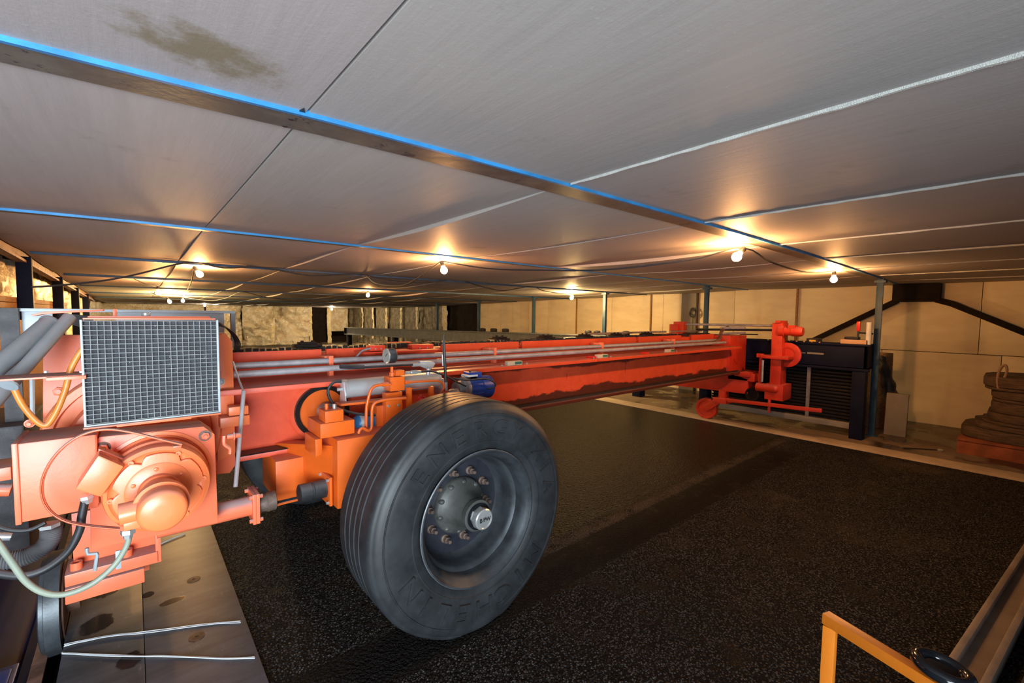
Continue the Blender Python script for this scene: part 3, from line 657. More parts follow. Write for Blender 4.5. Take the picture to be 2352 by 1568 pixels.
# motor
Y = 2.1
b = MB(); b.prism([PX(*p, Y) for p in ((204, 1026), (229, 1003), (467, 979), (493, 997), (501, 1200), (209, 1262))], (0, .13, 0)); mp = ob('motor_plate', b, OM, G, bev=.003)
mc = PX(362, 1095, Y); cx, cz = mc.x, mc.z
b = MB(); b.lathe((cx, Y, cz), (0,-1,0), [(.172, 0), (.172, .006), (.160, .008), (.156, .001)], 64); ob('flange_ring', b, M['orange_clean'], mp)
b = MB(); b.lathe((cx, Y, cz), (0,-1,0), [(.148, .0), (.148, .05), (.155, .055), (.155, .075), (.148, .08), (.150, .13), (.147, .142), (.136, .147), (.130, .140), (.118, .138)], 64); mo = ob('motor_body', b, M['orange_clean'], G, sharp=40)
b = MB(); pts = []
for k in range(72):
    a = 2*PI*k/72; r = .127-.020*max(0, math.cos(a*6/1+.5))**6; pts.append((cx+r*math.cos(a), Y-.138, cz+r*math.sin(a)))
b.prism(pts, (0, -.016, 0)); ob('lobed_cover', b, M['orange_clean'], mo, bev=.003, sharp=50)
b = MB(); b.lathe((cx, Y-.153, cz), (0,-1,0), [(.094, 0), (.094, .004), (.088, .007), (.060, .012), (.058, .03), (.05, .03)], 48); ob('front_cover', b, M['orange_clean'], mo, sharp=50)
for k in range(6):
    a = PI/2+k*PI/3+.1; b = MB(); b.lathe((cx+.076*math.cos(a), Y-.16, cz+.076*math.sin(a)), (0,-1,0), [(.0065, 0), (.0065, .006), (.005, .007)], 12); ob('screw', b, M['orange_clean'], mo)
    a += .5; b = MB(); b.lathe((cx+.129*math.cos(a), Y-.140, cz+.129*math.sin(a)), (0,-1,0), [(.008, 0), (.008, .012), (.004, .012), (.004, .008)], 12); ob('boss', b, M['orange_clean'], mo)
yb = Y-.18
b = MB(); b.lathe((cx, yb, cz), (0,-1,0), [(.052, 0), (.052, .09), (.072, .10), (.074, .115), (.074, .135)], 48); ob('cap_neck', b, M['orange_clean'], mo, sharp=40)
b = MB(); b.lathe((cx, yb-.135, cz), (0,-1,0), [(.064, 0), (.065, .05), (.062, .062), (.054, .068), (.02, .070)], 48); ob('motor_cap', b, M['orange_clean'], mo, sharp=60)
q0 = PX(273, 1183, 1.80); b = MB(); b.cyl((q0.x, 1.80, q0.z), (cx-.03, 1.80, q0.z+.004), .034, 24); b.box(q0.x+.01, q0.x+.05, 1.775, 1.825, q0.z-.045, q0.z-.02); ob('cable_entry', b, M['orange_clean'], mo, bev=.002)
q1 = PX(294, 1222, 1.80); b = MB(); b.lathe(q1+Vector((0,0,.01)), (0,0,-1), [(.018, 0), (.019, .006), (.019, .014), (.013, .018), (.012, .028)], 6); ob('cable_gland', b, M['chrome'], mo, sharp=20)
b = MB(); b.tube([PX(*p, 1.80) for p in ((297, 1228), (290, 1255), (262, 1298), (212, 1340), (150, 1364), (100, 1360), (60, 1335), (28, 1292), (-10, 1238))], .0082, 10); ob('grey_cable', b, M['cablegrey'], G, sharp=80)
b = MB(); b.prism([PX(*p, 1.92) for p in ((226, 1045), (285, 1071), (232, 1142), (172, 1124))], (0, .10, 0)); tb = ob('terminal_box', b, M['orange_clean'], G, bev=.006)
b = MB(); b.prism([PX(*p, 1.99) for p in ((226, 1030), (290, 1055), (288, 1072), (226, 1045))], (0, .05, 0)); ob('box_bracket', b, OM, tb, bev=.002)
q = PX(197, 1138, 1.97); b = MB(); b.lathe(q, (.15,0,-1), [(.017, 0), (.018, .01), (.014, .018), (.012, .026)], 6); ob('box_gland', b, M['chrome'], tb, sharp=20)
b = MB(); b.tube([PX(*p, 1.97) for p in ((195, 1150), (188, 1185), (182, 1220), (155, 1268), (105, 1306), (50, 1322), (-10, 1316))], .0115, 10); ob('black_cable', b, M['black'], G, sharp=80)
b = MB(); b.tube([PX(*p, 2.1) for p in ((-10, 1208), (30, 1218), (70, 1216), (105, 1200))], .007, 8); ob('thin_black_cable', b, M['black'], G, sharp=80)
# strap hoop in front of the boxes
pts = [PX(*p, 1.93) for p in ((418, 1020), (370, 1009), (300, 992), (235, 986), (175, 1005), (125, 1048), (97, 1105), (104, 1158), (142, 1192), (200, 1207), (275, 1214))]
P = spline(pts, 6); b = MB(); v = []; f = []
for p in P: v += [p+Vector((0, -.010, 0)), p+Vector((0, .010, 0)), p+Vector((0, .010, .003)), p+Vector((0, -.010, .003))]
for i in range(len(P)-1):
    for k in range(4): f.append((i*4+k, i*4+(k+1) % 4, i*4+4+(k+1) % 4, i*4+4+k))
b.add(v, f); b.tube(P[::4], .0045, 6, 3); ob('strap_hoop', b, OM, G, sharp=60)
b = MB(); q = PX(407, 1022, 1.94); b.box(q.x-.012, q.x+.012, 1.93, 1.96, q.z-.008, q.z); ob('hoop_clip', b, OM, G, bev=.002)
for px, py in ((236, 1028), (471, 1000)):
    q = PX(px, py, Y); b = MB(); b.lathe(q, (0,-1,0), [(.021, 0), (.021, .003)], 24); o = ob('washer', b, M['nut'], mp)
    b = MB(); b.lathe(q, (0,-1,0), [(.016, .002), (.016, .010), (.013, .013)], 6); b.lathe(q, (0,-1,0), [(.007, .01), (.007, .02)], 12); ob('hex_bolt', b, OM, mp, sharp=25)
# lever on the right of the motor plate
q = PX(520, 1003, 2.12); b = MB(); b.cyl((PX(495, 0, 2.12).x, 2.12, q.z), (PX(528, 0, 2.12).x, 2.12, q.z), .011, 14); b.cyl((PX(510, 0, 2.12).x, 2.12, q.z), (PX(514, 0, 2.12).x, 2.12, q.z), .019, 14); lv = ob('lever_shaft', b, OM, G, bev=.001)
b = MB(); b.tube([PX(*p, 2.11) for p in ((515, 1000), (515, 1020), (528, 1030), (528, 1042))], .007, 6, 3); ob('lever', b, OM, lv)
q = PX(209, 1268, 2.1); b = MB(); b.tube([PX(*p, 2.1) for p in ((200, 1258), (202, 1272), (222, 1270), (222, 1282), (218, 1310))], .006, 6, 2); b.box(PX(212, 0, 2.1).x, PX(226, 0, 2.1).x, 2.09, 2.095, PX(219, 1318, 2.1).z, PX(219, 1275, 2.1).z); ob('hanging_shackle', b, M['grey'], G, bev=.001)
# foot block
Y = 2.42; A = PX(150, 1390, Y); B = PX(333, 1342, Y); zt = PX(150, 1355, Y).z
b = MB(); b.box(A.x, B.x, Y, Y+.20, A.z, zt); ft = ob('foot_plate', b, OM, G, bev=.003)
zt2 = PX(152, 1322, Y+.01).z
b = MB(); b.box(A.x, PX(317, 0, Y).x, Y+.012, Y+.17, zt+.004, zt2); ob('foot_block', b, OM, ft, bev=.003)
b = MB(); b.box(A.x+.02, PX(316, 0, Y+.1).x, Y+.10, Y+.125, zt2, PX(200, 1200, Y+.1).z+.05); b.box(PX(312, 0, Y).x, PX(326, 0, Y).x, Y+.02, Y+.12, zt, PX(320, 1230, Y).z); ob('upright_plate', b, OM, ft, bev=.002)
for px, py in ((176, 1312), (292, 1281)):
    q = PX(px, py, Y+.05); b = MB(); b.lathe((q.x, Y+.05, zt2), (0,0,1), [(.019, 0), (.019, .03), (.011, .03), (.011, .015)], 20); ob('socket_bolt', b, OM, ft, sharp=30)
b = MB(); b.box(-.20, .20, 2.55, 3.4, .45, .78); b.box(-.20, .03, 2.60, 3.3, .24, .5); ob('end_carriage', b, OM, G, bev=.006)
# rail wheel
b = MB(); b.lathe((-.342, 2.85, .10), (1,0,0), [(.05, 0), (.20, .0), (.205, .004), (.205, .016), (.222, .020), (.222, .068), (.05, .069)], 48); ob('rail_wheel', b, M['wheelsteel'], G, sharp=40)
b = MB(); b.lathe((-.272, 2.85, .10), (1,0,0), [(.17, 0), (.17, .006), (.06, .007), (.06, .05)], 32); ob('wheel_side', b, M['rust'], G)
# dark drive behind, at the far left
b = MB(); b.box(-.75, -.36, 2.75, 3.3, .35, .95); b.lathe((-.62, 2.74, .80), (0,-1,0), [(.09, 0), (.09, .22), (.07, .24)], 24); ob('dark_drive_unit', b, M['darksteel'], G, bev=.01)
A = PX(-30, 1110, 2.35); B = PX(25, 1072, 2.35); b = MB(); b.box(A.x, B.x, 2.35, 2.5, A.z, B.z); b.cyl(PX(-30, 1125, 2.36), PX(26, 1125, 2.36), .022, 14); ob('side_bracket', b, OM, G, bev=.003)
b = MB(); b.cyl(PX(-20, 1232, 2.3), PX(26, 1232, 2.3), .014, 12); ob('bolt', b, M['chrome'], G)
# pipes to the top bracket
b = MB(); b.cyl(PX(-80, 905, 2.1), PX(118, 738, 2.35), .0285, 24); b.lathe(PX(118, 738, 2.35), (PX(118,738,2.35)-PX(-80,905,2.1)), [(.031, -.012), (.031, -.004)], 24); ob('grey_pipe', b, M['duct'], G)
b = MB(); b.cyl(PX(-60, 975, 2.05), PX(160, 728, 2.35), .0205, 24); ob('grey_pipe', b, M['duct'], G)
b = MB(); b.lathe(PX(18, 885, 2.04), PX(160, 728, 2.35)-PX(-60, 975, 2.05), [(.025, 0), (.025, .006)], 24); ob('pipe_band', b, M['grey'], G)
b = MB(); b.prism([PX(*p, 2.30) for p in ((72, 722), (100, 716), (238, 710), (236, 714), (100, 721), (74, 726))], (0, .12, 0)); b.box(PX(230, 0, 2.3).x, PX(240, 0, 2.3).x, 2.30, 2.33, PX(235, 728, 2.3).z, PX(235, 709, 2.3).z); ob('pipe_bracket_plate', b, OM, G, bev=.001)
b = MB(); A = PX(-20, 868, 2.03); B = PX(200, 859, 2.03); b.box(A.x, B.x, 2.0, 2.12, B.z-.004, B.z+.002); b.box(PX(62, 0, 2.0).x, B.x, 1.99, 2.0, B.z-.011, B.z+.0); ob('cross_strip', b, OM, G, bev=.001)
for px in (106, 187): q = PX(px, 856, 2.04); b = MB(); b.lathe(q, (0,0,1), [(.006, 0), (.006, .006)], 6); ob('bolt', b, M['chrome'], G)
b = MB(); b.tube([PX(*p, 2.08) for p in ((200, 790), (180, 815), (162, 850), (150, 895), (132, 940), (112, 972), (98, 976), (78, 962), (52, 930), (34, 895), (28, 870))], .0088, 10); ob('orange_hose', b, M['hoseorange'], G, sharp=80)
# swing rod and shaft
b = MB(); b.cyl(PX(560, 898, 2.30), PX(541, 1118, 2.12), .0085, 14); b.tube([PX(535, 830, 2.42), PX(548, 870, 2.38), PX(560, 900, 2.30)], .004, 6); ob('grey_rod', b, M['pipe'], G)
sy = 2.22; q = PX(535, 1170, sy); zs = q.z
b = MB(); b.cyl((.05, sy, zs), (PX(552, 0, sy).x, sy, zs), .042, 28); ob('torque_tube', b, OM, G)
b = MB(); xf = PX(548, 0, sy).x; b.box(xf, xf+.013, sy-.062, sy+.062, zs-.066, zs+.066); b.box(xf+.014, xf+.027, sy-.062, sy+.062, zs-.066, zs+.066)
for sa in (-1, 1):
    for sb in (-1, 1): b.cyl((xf-.012, sy+sa*.05, zs+sb*.052), (xf+.04, sy+sa*.05, zs+sb*.052), .009, 6)
ob('flange_pair', b, OM, G, bev=.001)
b = MB(); b.lathe((xf+.027, sy, zs), (1,0,0), [(.038, 0), (.040, .01), (.040, .035), (.043, .036), (.043, .072), (.036, .075)], 28); ob('shaft_collar', b, M['nut'], G)
# far end box
Y = 2.585
b = MB(); b.box(5.96, 6.47, Y, 3.25, .72, 1.20); ob('end_box', b, M['redorange'], G, bev=.006)
b = MB(); q = PX(1693, 812, Y); pts = []
for k in range(24): a = 2*PI*k/24; pts.append((q.x+.10*math.cos(a), Y, q.z+(.13 if math.sin(a) > 0 else .13)*math.sin(a)))
b.prism(pts, (0, -.008, 0)); ob('oval_cover', b, M['redorange'], G, bev=.002)
XF = 6.2
def PF(px, py, x=XF): return at(px, py, x=x)
A = PF(1540, 887); B = PF(1716, 905)
b = MB(); b.prism([(XF, A.y, A.z+.02), (XF, B.y, B.z), (XF, B.y, B.z+.20), (XF, B.y+.2, .68), (XF, A.y, .68)], (.35, 0, 0)); ob('cross_girder', b, M['redorange'], G, bev=.006)
b = MB(); b.box(6.2, 6.5, 2.36, 2.7, .60, .70); b.box(6.15, 6.5, 2.40, 2.6, .66, .72); ob('stepped_bracket', b, M['redorange'], G, bev=.005)
q = PF(1728, 905); b = MB(); b.lathe(q+Vector((.12,0,0)), (-1,0,0), [(.085, 0), (.085, .14), (.07, .14), (.07, .10)], 24); ob('open_tube', b, M['brownsteel'], G)
q2 = PF(1757, 890); b = MB(); b.cyl(q2+Vector((0,.1,0)), q2+Vector((0, -.12, 0)), .055, 20); b.ball(q2+Vector((0,-.12,0)), .057); ob('elbow_stub', b, M['redorange'], G)
C1 = PF(1768, 915); C2 = PF(1797, 742)
b = MB(); b.box(6.22, 6.42, C2.y+.0, C1.y+.02, .42, 1.38); col = ob('column', b, M['redorange'], G, bev=.006)
b = MB(); b.box(6.18, 6.48, C2.y-.05, C1.y+.06, .40, .60); b.box(6.15, 6.5, C2.y-.10, C1.y+.12, .925, .965); b.box(6.2, 6.45, C2.y+.02, C1.y-.02, 1.38, 1.41); ob('column_plate', b, M['redorange'], col, bev=.005)
b = MB(); A = PF(1748, 822); b.bar((6.2, A.y, .93), (6.2, A.y, .50), .03, .03); b.box(6.18, 6.22, A.y-.03, A.y+.05, .93, .98); ob('side_bar', b, M['redorange'], G)
b = MB(); A = PF(1754, 835); b.cyl((6.17, A.y, .90), (6.17, A.y, .62), .014, 10); ob('gas_strut', b, M['pipe'], G)
q = PF(1806, 815, 6.3); b = MB(); b.lathe((6.36, q.y, q.z), (-1,0,0), [(.155, 0), (.155, .03), (.145, .035), (.09, .03), (.09, .02), (.04, .02)], 40); ob('pulley_disc', b, M['redorange'], G)
b = MB(); b.box(6.2, 6.34, q.y+.02, q.y+.14, q.z-.03, q.z+.09); b.cyl((6.24, q.y+.10, q.z+.09), (6.24, q.y+.10, q.z+.13), .015, 10); b.cyl((6.24, q.y+.05, q.z+.08), (6.24, q.y+.05, q.z+.11), .015, 10); ob('bearing_block', b, M['redorange'], G, bev=.004)
q = PF(1800, 760, 6.25); e = PF(1848, 760, 6.25)
b = MB(); b.lathe((6.25, q.y+.05, q.z), (0,-1,0), [(.07, 0), (.07, .06), (.055, .065), (.055, .14), (.062, .145), (.062, .24), (.05, .265)], 28); b.box(6.2, 6.3, q.y-.14, q.y-.06, q.z, q.z+.075); ob('winch_motor', b, M['redorange'], G, sharp=40)
# caster wheel, towing bar
q = Vector((6.17, 2.98, 0)); r = .148
b = MB(); b.lathe((6.20, 2.98, r), (-1,0,0), [(r-.01, -.06), (r, -.05), (r, .02), (r-.008, .03), (r*.78, .03), (r*.74, .012), (r*.3, .012), (r*.28, .03), (.02, .032)], 36); ob('caster_wheel', b, M['redorange'], G, sharp=30)
b = MB(); b.bar((6.155, 2.98, r), (6.155, 2.80, .29), .09, .025, up=(1,0,0)); b.box(6.12, 6.36, 2.68, 2.86, .26, .33); b.box(6.16, 6.30, 2.72, 2.80, .3, .45); ob('caster_fork', b, M['redorange'], G, bev=.004)
A = at(1650, 916, x=6.15); B = at(1888, 943, x=6.15); b = MB(); b.bar(A, B, .035, .045); ob('tow_bar', b, M['redorange'], G, bev=.004)
A = PF(1768, 905); b = MB(); b.cyl((6.2, A.y, .42), (6.2, A.y, .23), .018, 10); ob('drop_rod', b, M['redorange'], G)
# rods over the far end
for (p0, p1, x, r, mt) in (((1556, 744), (1800, 748), 6.33, .016, 'pipe'), ((1600, 756), (1790, 758), 6.45, .016, 'black'), ((1655, 753), (1712, 753), 6.2, .018, 'pipe'), ((1660, 766), (1712, 764), 6.2, .015, 'pipe')):
    b = MB(); b.cyl(at(*p0, x=x), at(*p1, x=x), r, 10); ob('tie_rod', b, M[mt], G)
b = MB(); b.cyl(at(1700, 767, y=2.7), at(1740, 768, y=2.7), .008, 8); ob('short_rod', b, M['brownsteel'], G)
b = MB(); b.tube([at(1640, 786, y=2.64), at(1652, 778, y=2.7), at(1656, 764, y=2.75), at(1662, 755, y=2.8), at(1672, 752, y=2.85)], .022, 10, 4, rf=None); ob('elbow_hose', b, M['rust'], G)
A = at(1543, 765, x=6.33); B = at(1575, 742, x=6.33); b = MB(); b.box(6.25, 6.42, B.y+.08, A.y, A.z-.25, B.z-.02); b.box(6.28, 6.38, B.y, A.y-.05, A.z-.2, B.z+.02); b.box(6.3, 6.4, 2.9, A.y, .75, A.z-.18); ob('far_column', b, M['redorange'], G, bev=.005)
for px, py in ((1345, 768), (1440, 762), (1540, 762)):
    b = MB(); A = at(px, py, y=3.3); b.cyl((A.x, 3.3, 1.235), (A.x+.9, 3.3, 1.235), .012, 8); ob('far_conduit', b, M['pipe'], G)
for px in (1522, 1556, 1600):
    A = at(px, 776, y=2.9); b = MB(); b.box(A.x-.1, A.x+.1, 2.85, 3.0, 1.19, 1.235); ob('limit_switch', b, M['redorange'] if px < 1590 else M['grease'], G, bev=.004)
# ================================================================ WHEEL CARRIAGE
K = thing('wheel_carriage', (1.0, 2.1, 0), 'orange carriage with hydraulic gear and one large truck tyre under gantry', 'machine')
KM = M['orange_carriage']
TX, TY, TZ, TR = 1.18, 1.58, .52, .53
# tyre
TWd = .335
prof = [(.302, .022), (.315, .008), (.345, -.004), (.40, -.014), (.45, -.014), (.49, -.006), (.508, .006), (.511, .010), (.516, .012), (.526, .022), (.5295, .034)]
def grooves(y0, y1, n, w=.006, d=.011):
    out = []; s = (y1-y0)/(n+1)
    for i in range(1, n+1):
        y = y0+s*i; out += [(.530, y-w), (.530-d, y-w*.6), (.530-d, y+w*.6), (.530, y+w)]
    return out
prof += grooves(.045, TWd-.045, 4)
prof += [(.5295, TWd-.034), (.526, TWd-.022), (.508, TWd-.006), (.49, TWd+.006), (.45, TWd+.014), (.40, TWd+.014), (.345, TWd+.004), (.302, TWd-.022)]
b = MB(); b.lathe((TX, TY, TZ), (0,1,0), [(r, h) for r, h in prof], 144, False)
for v in b.v:
    if v.z < .012:
        dpt = .012-v.z
        s = 1 if v.y > TY+TWd/2 else -1
        v.z = .0015+.0*dpt
    elif v.z < .10:
        k = (1-(v.z-.012)/.088)**2
        if abs(v.y-(TY+TWd/2)) > TWd*.38: v.y += (-1 if v.y < TY+TWd/2 else 1)*.016*k
ty = ob('tyre', b, M['tyre'], K, sharp=32)
for hh in (.405, .350, .475):                       # raised moulding rings on the sidewall
    yo = {.405: -.0145, .350: -.006, .475: -.012}[hh]
    b = MB(); b.lathe((TX, TY+yo, TZ), (0,-1,0), [(hh-.004, -.002), (hh-.003, .001), (hh-.0, .0015), (hh+.003, .001), (hh+.004, -.002)], 96, False)
    if hh != .405: ob('sidewall_ring', b, M['tyre'], ty)
def letters(txt, a0, a1, r, size, ext, mat, par, name, spread=None):
    n = len(txt)
    for i, ch in enumerate(txt):
        if ch == ' ': continue
        a = math.radians(a0+(a1-a0)*(i/(n-1) if n > 1 else 0))
        cu = bpy.data.curves.new('letter', 'FONT'); cu.body = ch; cu.size = size; cu.extrude = ext; cu.align_x = 'CENTER'; cu.resolution_u = 3; 
        to = bpy.data.objects.new('tmp', cu); COL.objects.link(to); bpy.context.view_layer.update()
        me = bpy.data.meshes.new_from_object(to.evaluated_get(bpy.context.evaluated_depsgraph_get()))
        bpy.data.objects.remove(to)
        mb = MB(); ca, sa = math.cos(a), math.sin(a)
        rad = Vector((ca, 0, sa)); tan = Vector((sa, 0, -ca)); out = Vector((0, -1, 0))
        base = Vector(r) if not isinstance(r, float) else Vector((TX, TY-.014, TZ))+rad*r
        mb.add([base+tan*v.co.x*(spread or 1)+rad*v.co.y+out*v.co.z for v in me.vertices], [tuple(p.vertices) for p in me.polygons])
        ob(name, mb, mat, par, sharp=30); bpy.data.meshes.remove(me)
letters('ENERGY', 141, 62, .380, .104, .0050, M['tyre'], ty, 'raised_letter', 1.25)
letters('XTA', 36, 8, .380, .104, .0050, M['tyre'], ty, 'raised_letter')
letters('MICHELIN', -42, -152, .372, .112, .0055, M['tyre'], ty, 'raised_letter', 1.3)
# rim dish (deep)
yo = .015
rp = [(.302, .020), (.312, .004), (.310, -.003), (.303, -.004), (.298, .004), (.290, .016), (.276, .03), (.272, .05), (.268, .075), (.256, .085), (.25, .10), (.247, .15), (.243, .185), (.232, .20)]
M['disc'] = paint('shaded_wheel_disc', (.02, .022, .032), .5, .1, .3, 12)  # darkened in the colour to deepen the shade inside the rim dish
b = MB(); b.lathe((TX, TY, TZ), (0,1,0), [(r, h) for r, h in rp], 96, False); rim = ob('wheel_rim', b, M['rim'], K, sharp=40)
b = MB(); b.lathe((TX, TY, TZ), (0,1,0), [(.234, .199), (.20, .206), (.165, .203), (.135, .196), (.11, .194)], 64, False); ob('wheel_disc', b, M['disc'], rim, sharp=40, label='inner disc of the rim, recess shade in its colour')
b = MB(); b.lathe((TX, TY, TZ), (0,1,0), [(.309, -.0035), (.3115, -.001), (.3115, .002)], 96, False); ob('rim_edge', b, M['steel'], rim)
hub = [(.135, .196), (.135, .175), (.128, .165), (.112, .155), (.09, .13), (.075, .10), (.068, .06), (.072, .055), (.072, .03), (.064, .028), (.05, .028)]
b = MB(); b.lathe((TX, TY, TZ), (0,1,0), hub, 40, False); hb = ob('wheel_hub', b, M['hub'], K, sharp=35)
for k in range(10):
    a = 2*PI*k/10+.2
    c0 = Vector((TX+.118*math.cos(a), TY+.168, TZ+.118*math.sin(a))); b = MB(); b.ball(c0, .017, .8, 12); ob('hub_knob', b, M['hub'], hb)
    c1 = Vector((TX+.167*math.cos(a+.31), TY+.203, TZ+.167*math.sin(a+.31)))
    b = MB(); b.lathe(c1, (0,-1,0), [(.021, 0), (.021, .008), (.017, .012)], 16); b.lathe(c1, (0,-1,0), [(.0155, .010), (.0155, .030), (.013, .032)], 6); b.lathe(c1, (0,-1,0), [(.0085, .03), (.0085, .052), (.007, .054)], 10)
    ob('wheel_nut', b, M['nut'], rim, sharp=25)
b = MB(); b.lathe((TX, TY+.03, TZ), (0,-1,0), [(.060, -.005), (.060, .012), (.048, .016), (.046, .016)], 32, False); ob('cap_seat', b, M['gloss'], hb)
b = MB(); b.lathe((TX, TY+.03, TZ), (0,-1,0), [(.047, 0), (.050, .01), (.050, .036)], 8, False); b.lathe((TX, TY+.03, TZ), (0,-1,0), [(.0475, .030), (.0475, .048), (.043, .053), (.039, .053), (.037, .050), (.001, .050)], 32, False); hc = ob('hub_cap', b, M['chrome'], hb, sharp=25)
for i, ch in enumerate('BPW'):
    letters(ch, 90, 90, Vector((TX-.020+.020*i, TY+.03-.051, TZ-.009)), .027, .0022, M['darksteel'], hb, 'cap_letter')
# axle box & carriage body
Yc = 2.12
A = PX(775, 1160, Yc); B = PX(775, 1012, Yc)
b = MB(); b.prism([(A.x, Yc, .50), (1.75, Yc, .50), (1.75, Yc, B.z), (B.x, Yc, B.z)], (0, .36, 0)); ob('body_box', b, KM, K, bev=.005)
b = MB(); b.box(.52, .80, 2.40, 2.70, .50, .70); b.prism([(A.x+.02, Yc+.02, .50), (A.x+.02, Yc+.35, .50), (A.x-.14, Yc+.52, .55), (A.x-.20, Yc+.62, .70), (A.x-.20, Yc+.62, .72), (A.x+.02, Yc+.02, .8)], (.08, .02, 0)); ob('side_gusset', b, KM, K, bev=.004)
b = MB(); b.lathe((TX, TY+.20, TZ), (0,1,0), [(.10, 0), (.10, .06), (.13, .07), (.13, .36)], 24); ob('axle', b, M['darksteel'], K)
# stand behind ring
Yk = 2.16; A = PX(725, 985, Yk); B = PX(805, 968, Yk)
b = MB(); b.box(PX(723, 0, Yk).x, PX(806, 0, Yk).x, Yk, Yk+.20, PX(764, 1003, Yk).z+.0, PX(764, 976, Yk).z+.012); ob('stand_top', b, KM, K, bev=.003)
b = MB(); zl = PX(764, 1003, Yk).z; xl = PX(725, 1010, Yk).x; b.prism([(xl, Yk+.004, zl-.001), (xl+.03, Yk+.004, zl-.001), (xl+.03, Yk+.004, zl-.075), (xl, Yk+.004, zl-.085)], (0, .17, 0)); ob('stand_leg', b, KM, K, bev=.002)
A = PX(740, 973, Yk); B = PX(789, 940, Yk)
b = MB(); b.box(A.x+.015, B.x, Yk+.0, Yk+.10, A.z, B.z); vb = ob('valve_block', b, KM, K, bev=.002)
for px, py, r, h, mt in ((750, 940, .0085, .028, 'orange_carriage'), (768, 938, .0095, .022, 'chrome')):
    q = PX(px, py, Yk+.05); b = MB(); b.lathe((q.x, Yk+.05, B.z), (0,0,1), [(r, 0), (r, h), (r*.5, h)], 16); ob('valve_cap', b, M[mt], vb)
# silver cylinder
Ys = 2.38; A = PX(790, 893, Ys); B = PX(1005, 884, Ys)
r = .050
b = MB(); b.lathe((A.x, Ys, A.z), (1,0,0), [(r*.6, -.006), (r+.004, -.004), (r+.004, .006), (r, .008), (r, B.x-A.x-.01), (r+.004, B.x-A.x-.008), (r+.004, B.x-A.x)], 40); sc = ob('silver_cylinder', b, M['alu'], K, sharp=40)
b = MB(); b.prism([(A.x-.01, Ys-.055, A.z-.075), (A.x-.01, Ys+.04, A.z-.075), (A.x-.01, Ys+.02, A.z+.04), (A.x-.01, Ys-.02, A.z+.04)], (.006, 0, 0)); b.box(A.x-.03, A.x+.01, Ys-.055, Ys+.04, A.z-.078, A.z-.073); b.cyl((A.x-.035, Ys, A.z-.0), (A.x-.01, Ys, A.z), .009, 8); ob('cylinder_foot', b, M['alu'], sc, bev=.001)
b = MB(); b.box(B.x-.0, B.x+.02, Ys-.045, Ys+.045, B.z-.06, B.z+.045); b.cyl((B.x+.01, Ys, B.z+.04), (B.x+.01, Ys, B.z+.085), .012, 12); b.cyl((B.x+.02, Ys, B.z+.02), (B.x+.06, Ys, B.z+.02), .008, 8); ob('cylinder_head', b, M['alu'], sc, bev=.002)
q0 = PX(778, 886, Ys-.03)
b = MB(); b.tube([PX(*p, 2.28) for p in ((784, 876), (768, 877), (756, 890), (754, 905), (764, 925), (785, 940), (820, 950), (865, 953), (905, 947), (940, 938), (960, 930))], .0072, 8); ob('black_hose', b, M['black'], K, sharp=80)
b = MB(); b.cyl(PX(776, 877, 2.29), PX(795, 874, 2.32), .008, 8); ob('hose_fitting', b, M['chrome'], K)
# manifold block and post
Ym = 2.20
def bxp(m, x0, y1, x1, y0, Y, d, off=0): a = PX(x0, y1, Y); c = PX(x1, y0, Y); m.box(a.x, c.x, Y+off, Y+d, a.z, c.z); return m
b = MB(); bxp(b, 897, 899, 929, 864, Ym, .08); mb_ = ob('manifold_block', b, KM, K, bev=.002)
b = MB(); bxp(b, 910, 863, 929, 850, Ym, .05); b2 = ob('manifold_top', b, KM, mb_, bev=.002)
b = MB(); bxp(b, 887, 990, 924, 899, Ym+.02, .03+.02, 0); ob('manifold_post', b, KM, K, bev=.002)
b = MB(); bxp(b, 866, 995, 925, 925, Ym+.06, .15); ob('back_plate', b, KM, K, bev=.002)
for px, py in ((892, 932), (915, 930)): q = PX(px, py, Ym+.02); b = MB(); b.lathe(q, (0,-1,0), [(.007, 0), (.007, .004), (.0035, .005)], 14); ob('plate_screw', b, M['chrome'], K)
b = MB(); q = PX(900, 850, Ym+.03); b.lathe((q.x, Ym+.03, PX(900, 866, Ym).z), (0,0,1), [(.013, 0), (.013, .022), (.008, .023), (.008, .052)], 6); ob('gauge_stem', b, KM, mb_)
gc = PX(886, 815, Ym+.03)
b = MB(); ax = Vector((1, .03, 0)).normalized(); gc = PX(896, 817, Ym+.03)
b.lathe(gc, ax, [(.037, -.022), (.039, -.018), (.039, .022), (.034, .026)], 36); ga = ob('pressure_gauge', b, M['black'], K)
b = MB(); b.lathe(gc-ax*.0225, -ax, [(.040, -.004), (.041, .0), (.038, .003), (.034, .001)], 36, False); ob('gauge_bezel', b, M['chrome'], ga)
b = MB(); b.lathe(gc-ax*.022, -ax, [(.035, 0), (.035, .0015)], 30); ob('gauge_face', b, paint('gauge_dial', (.28, .30, .27), .3), ga)
b = MB(); side = Vector((-ax.y, ax.x, 0)); o_ = gc-ax*.0245; b.bar(o_-Vector((0,0,.002))+side*.003, o_+Vector((0,0,.016))-side*.016, .002, .002); ob('gauge_needle', b, M['black'], ga)
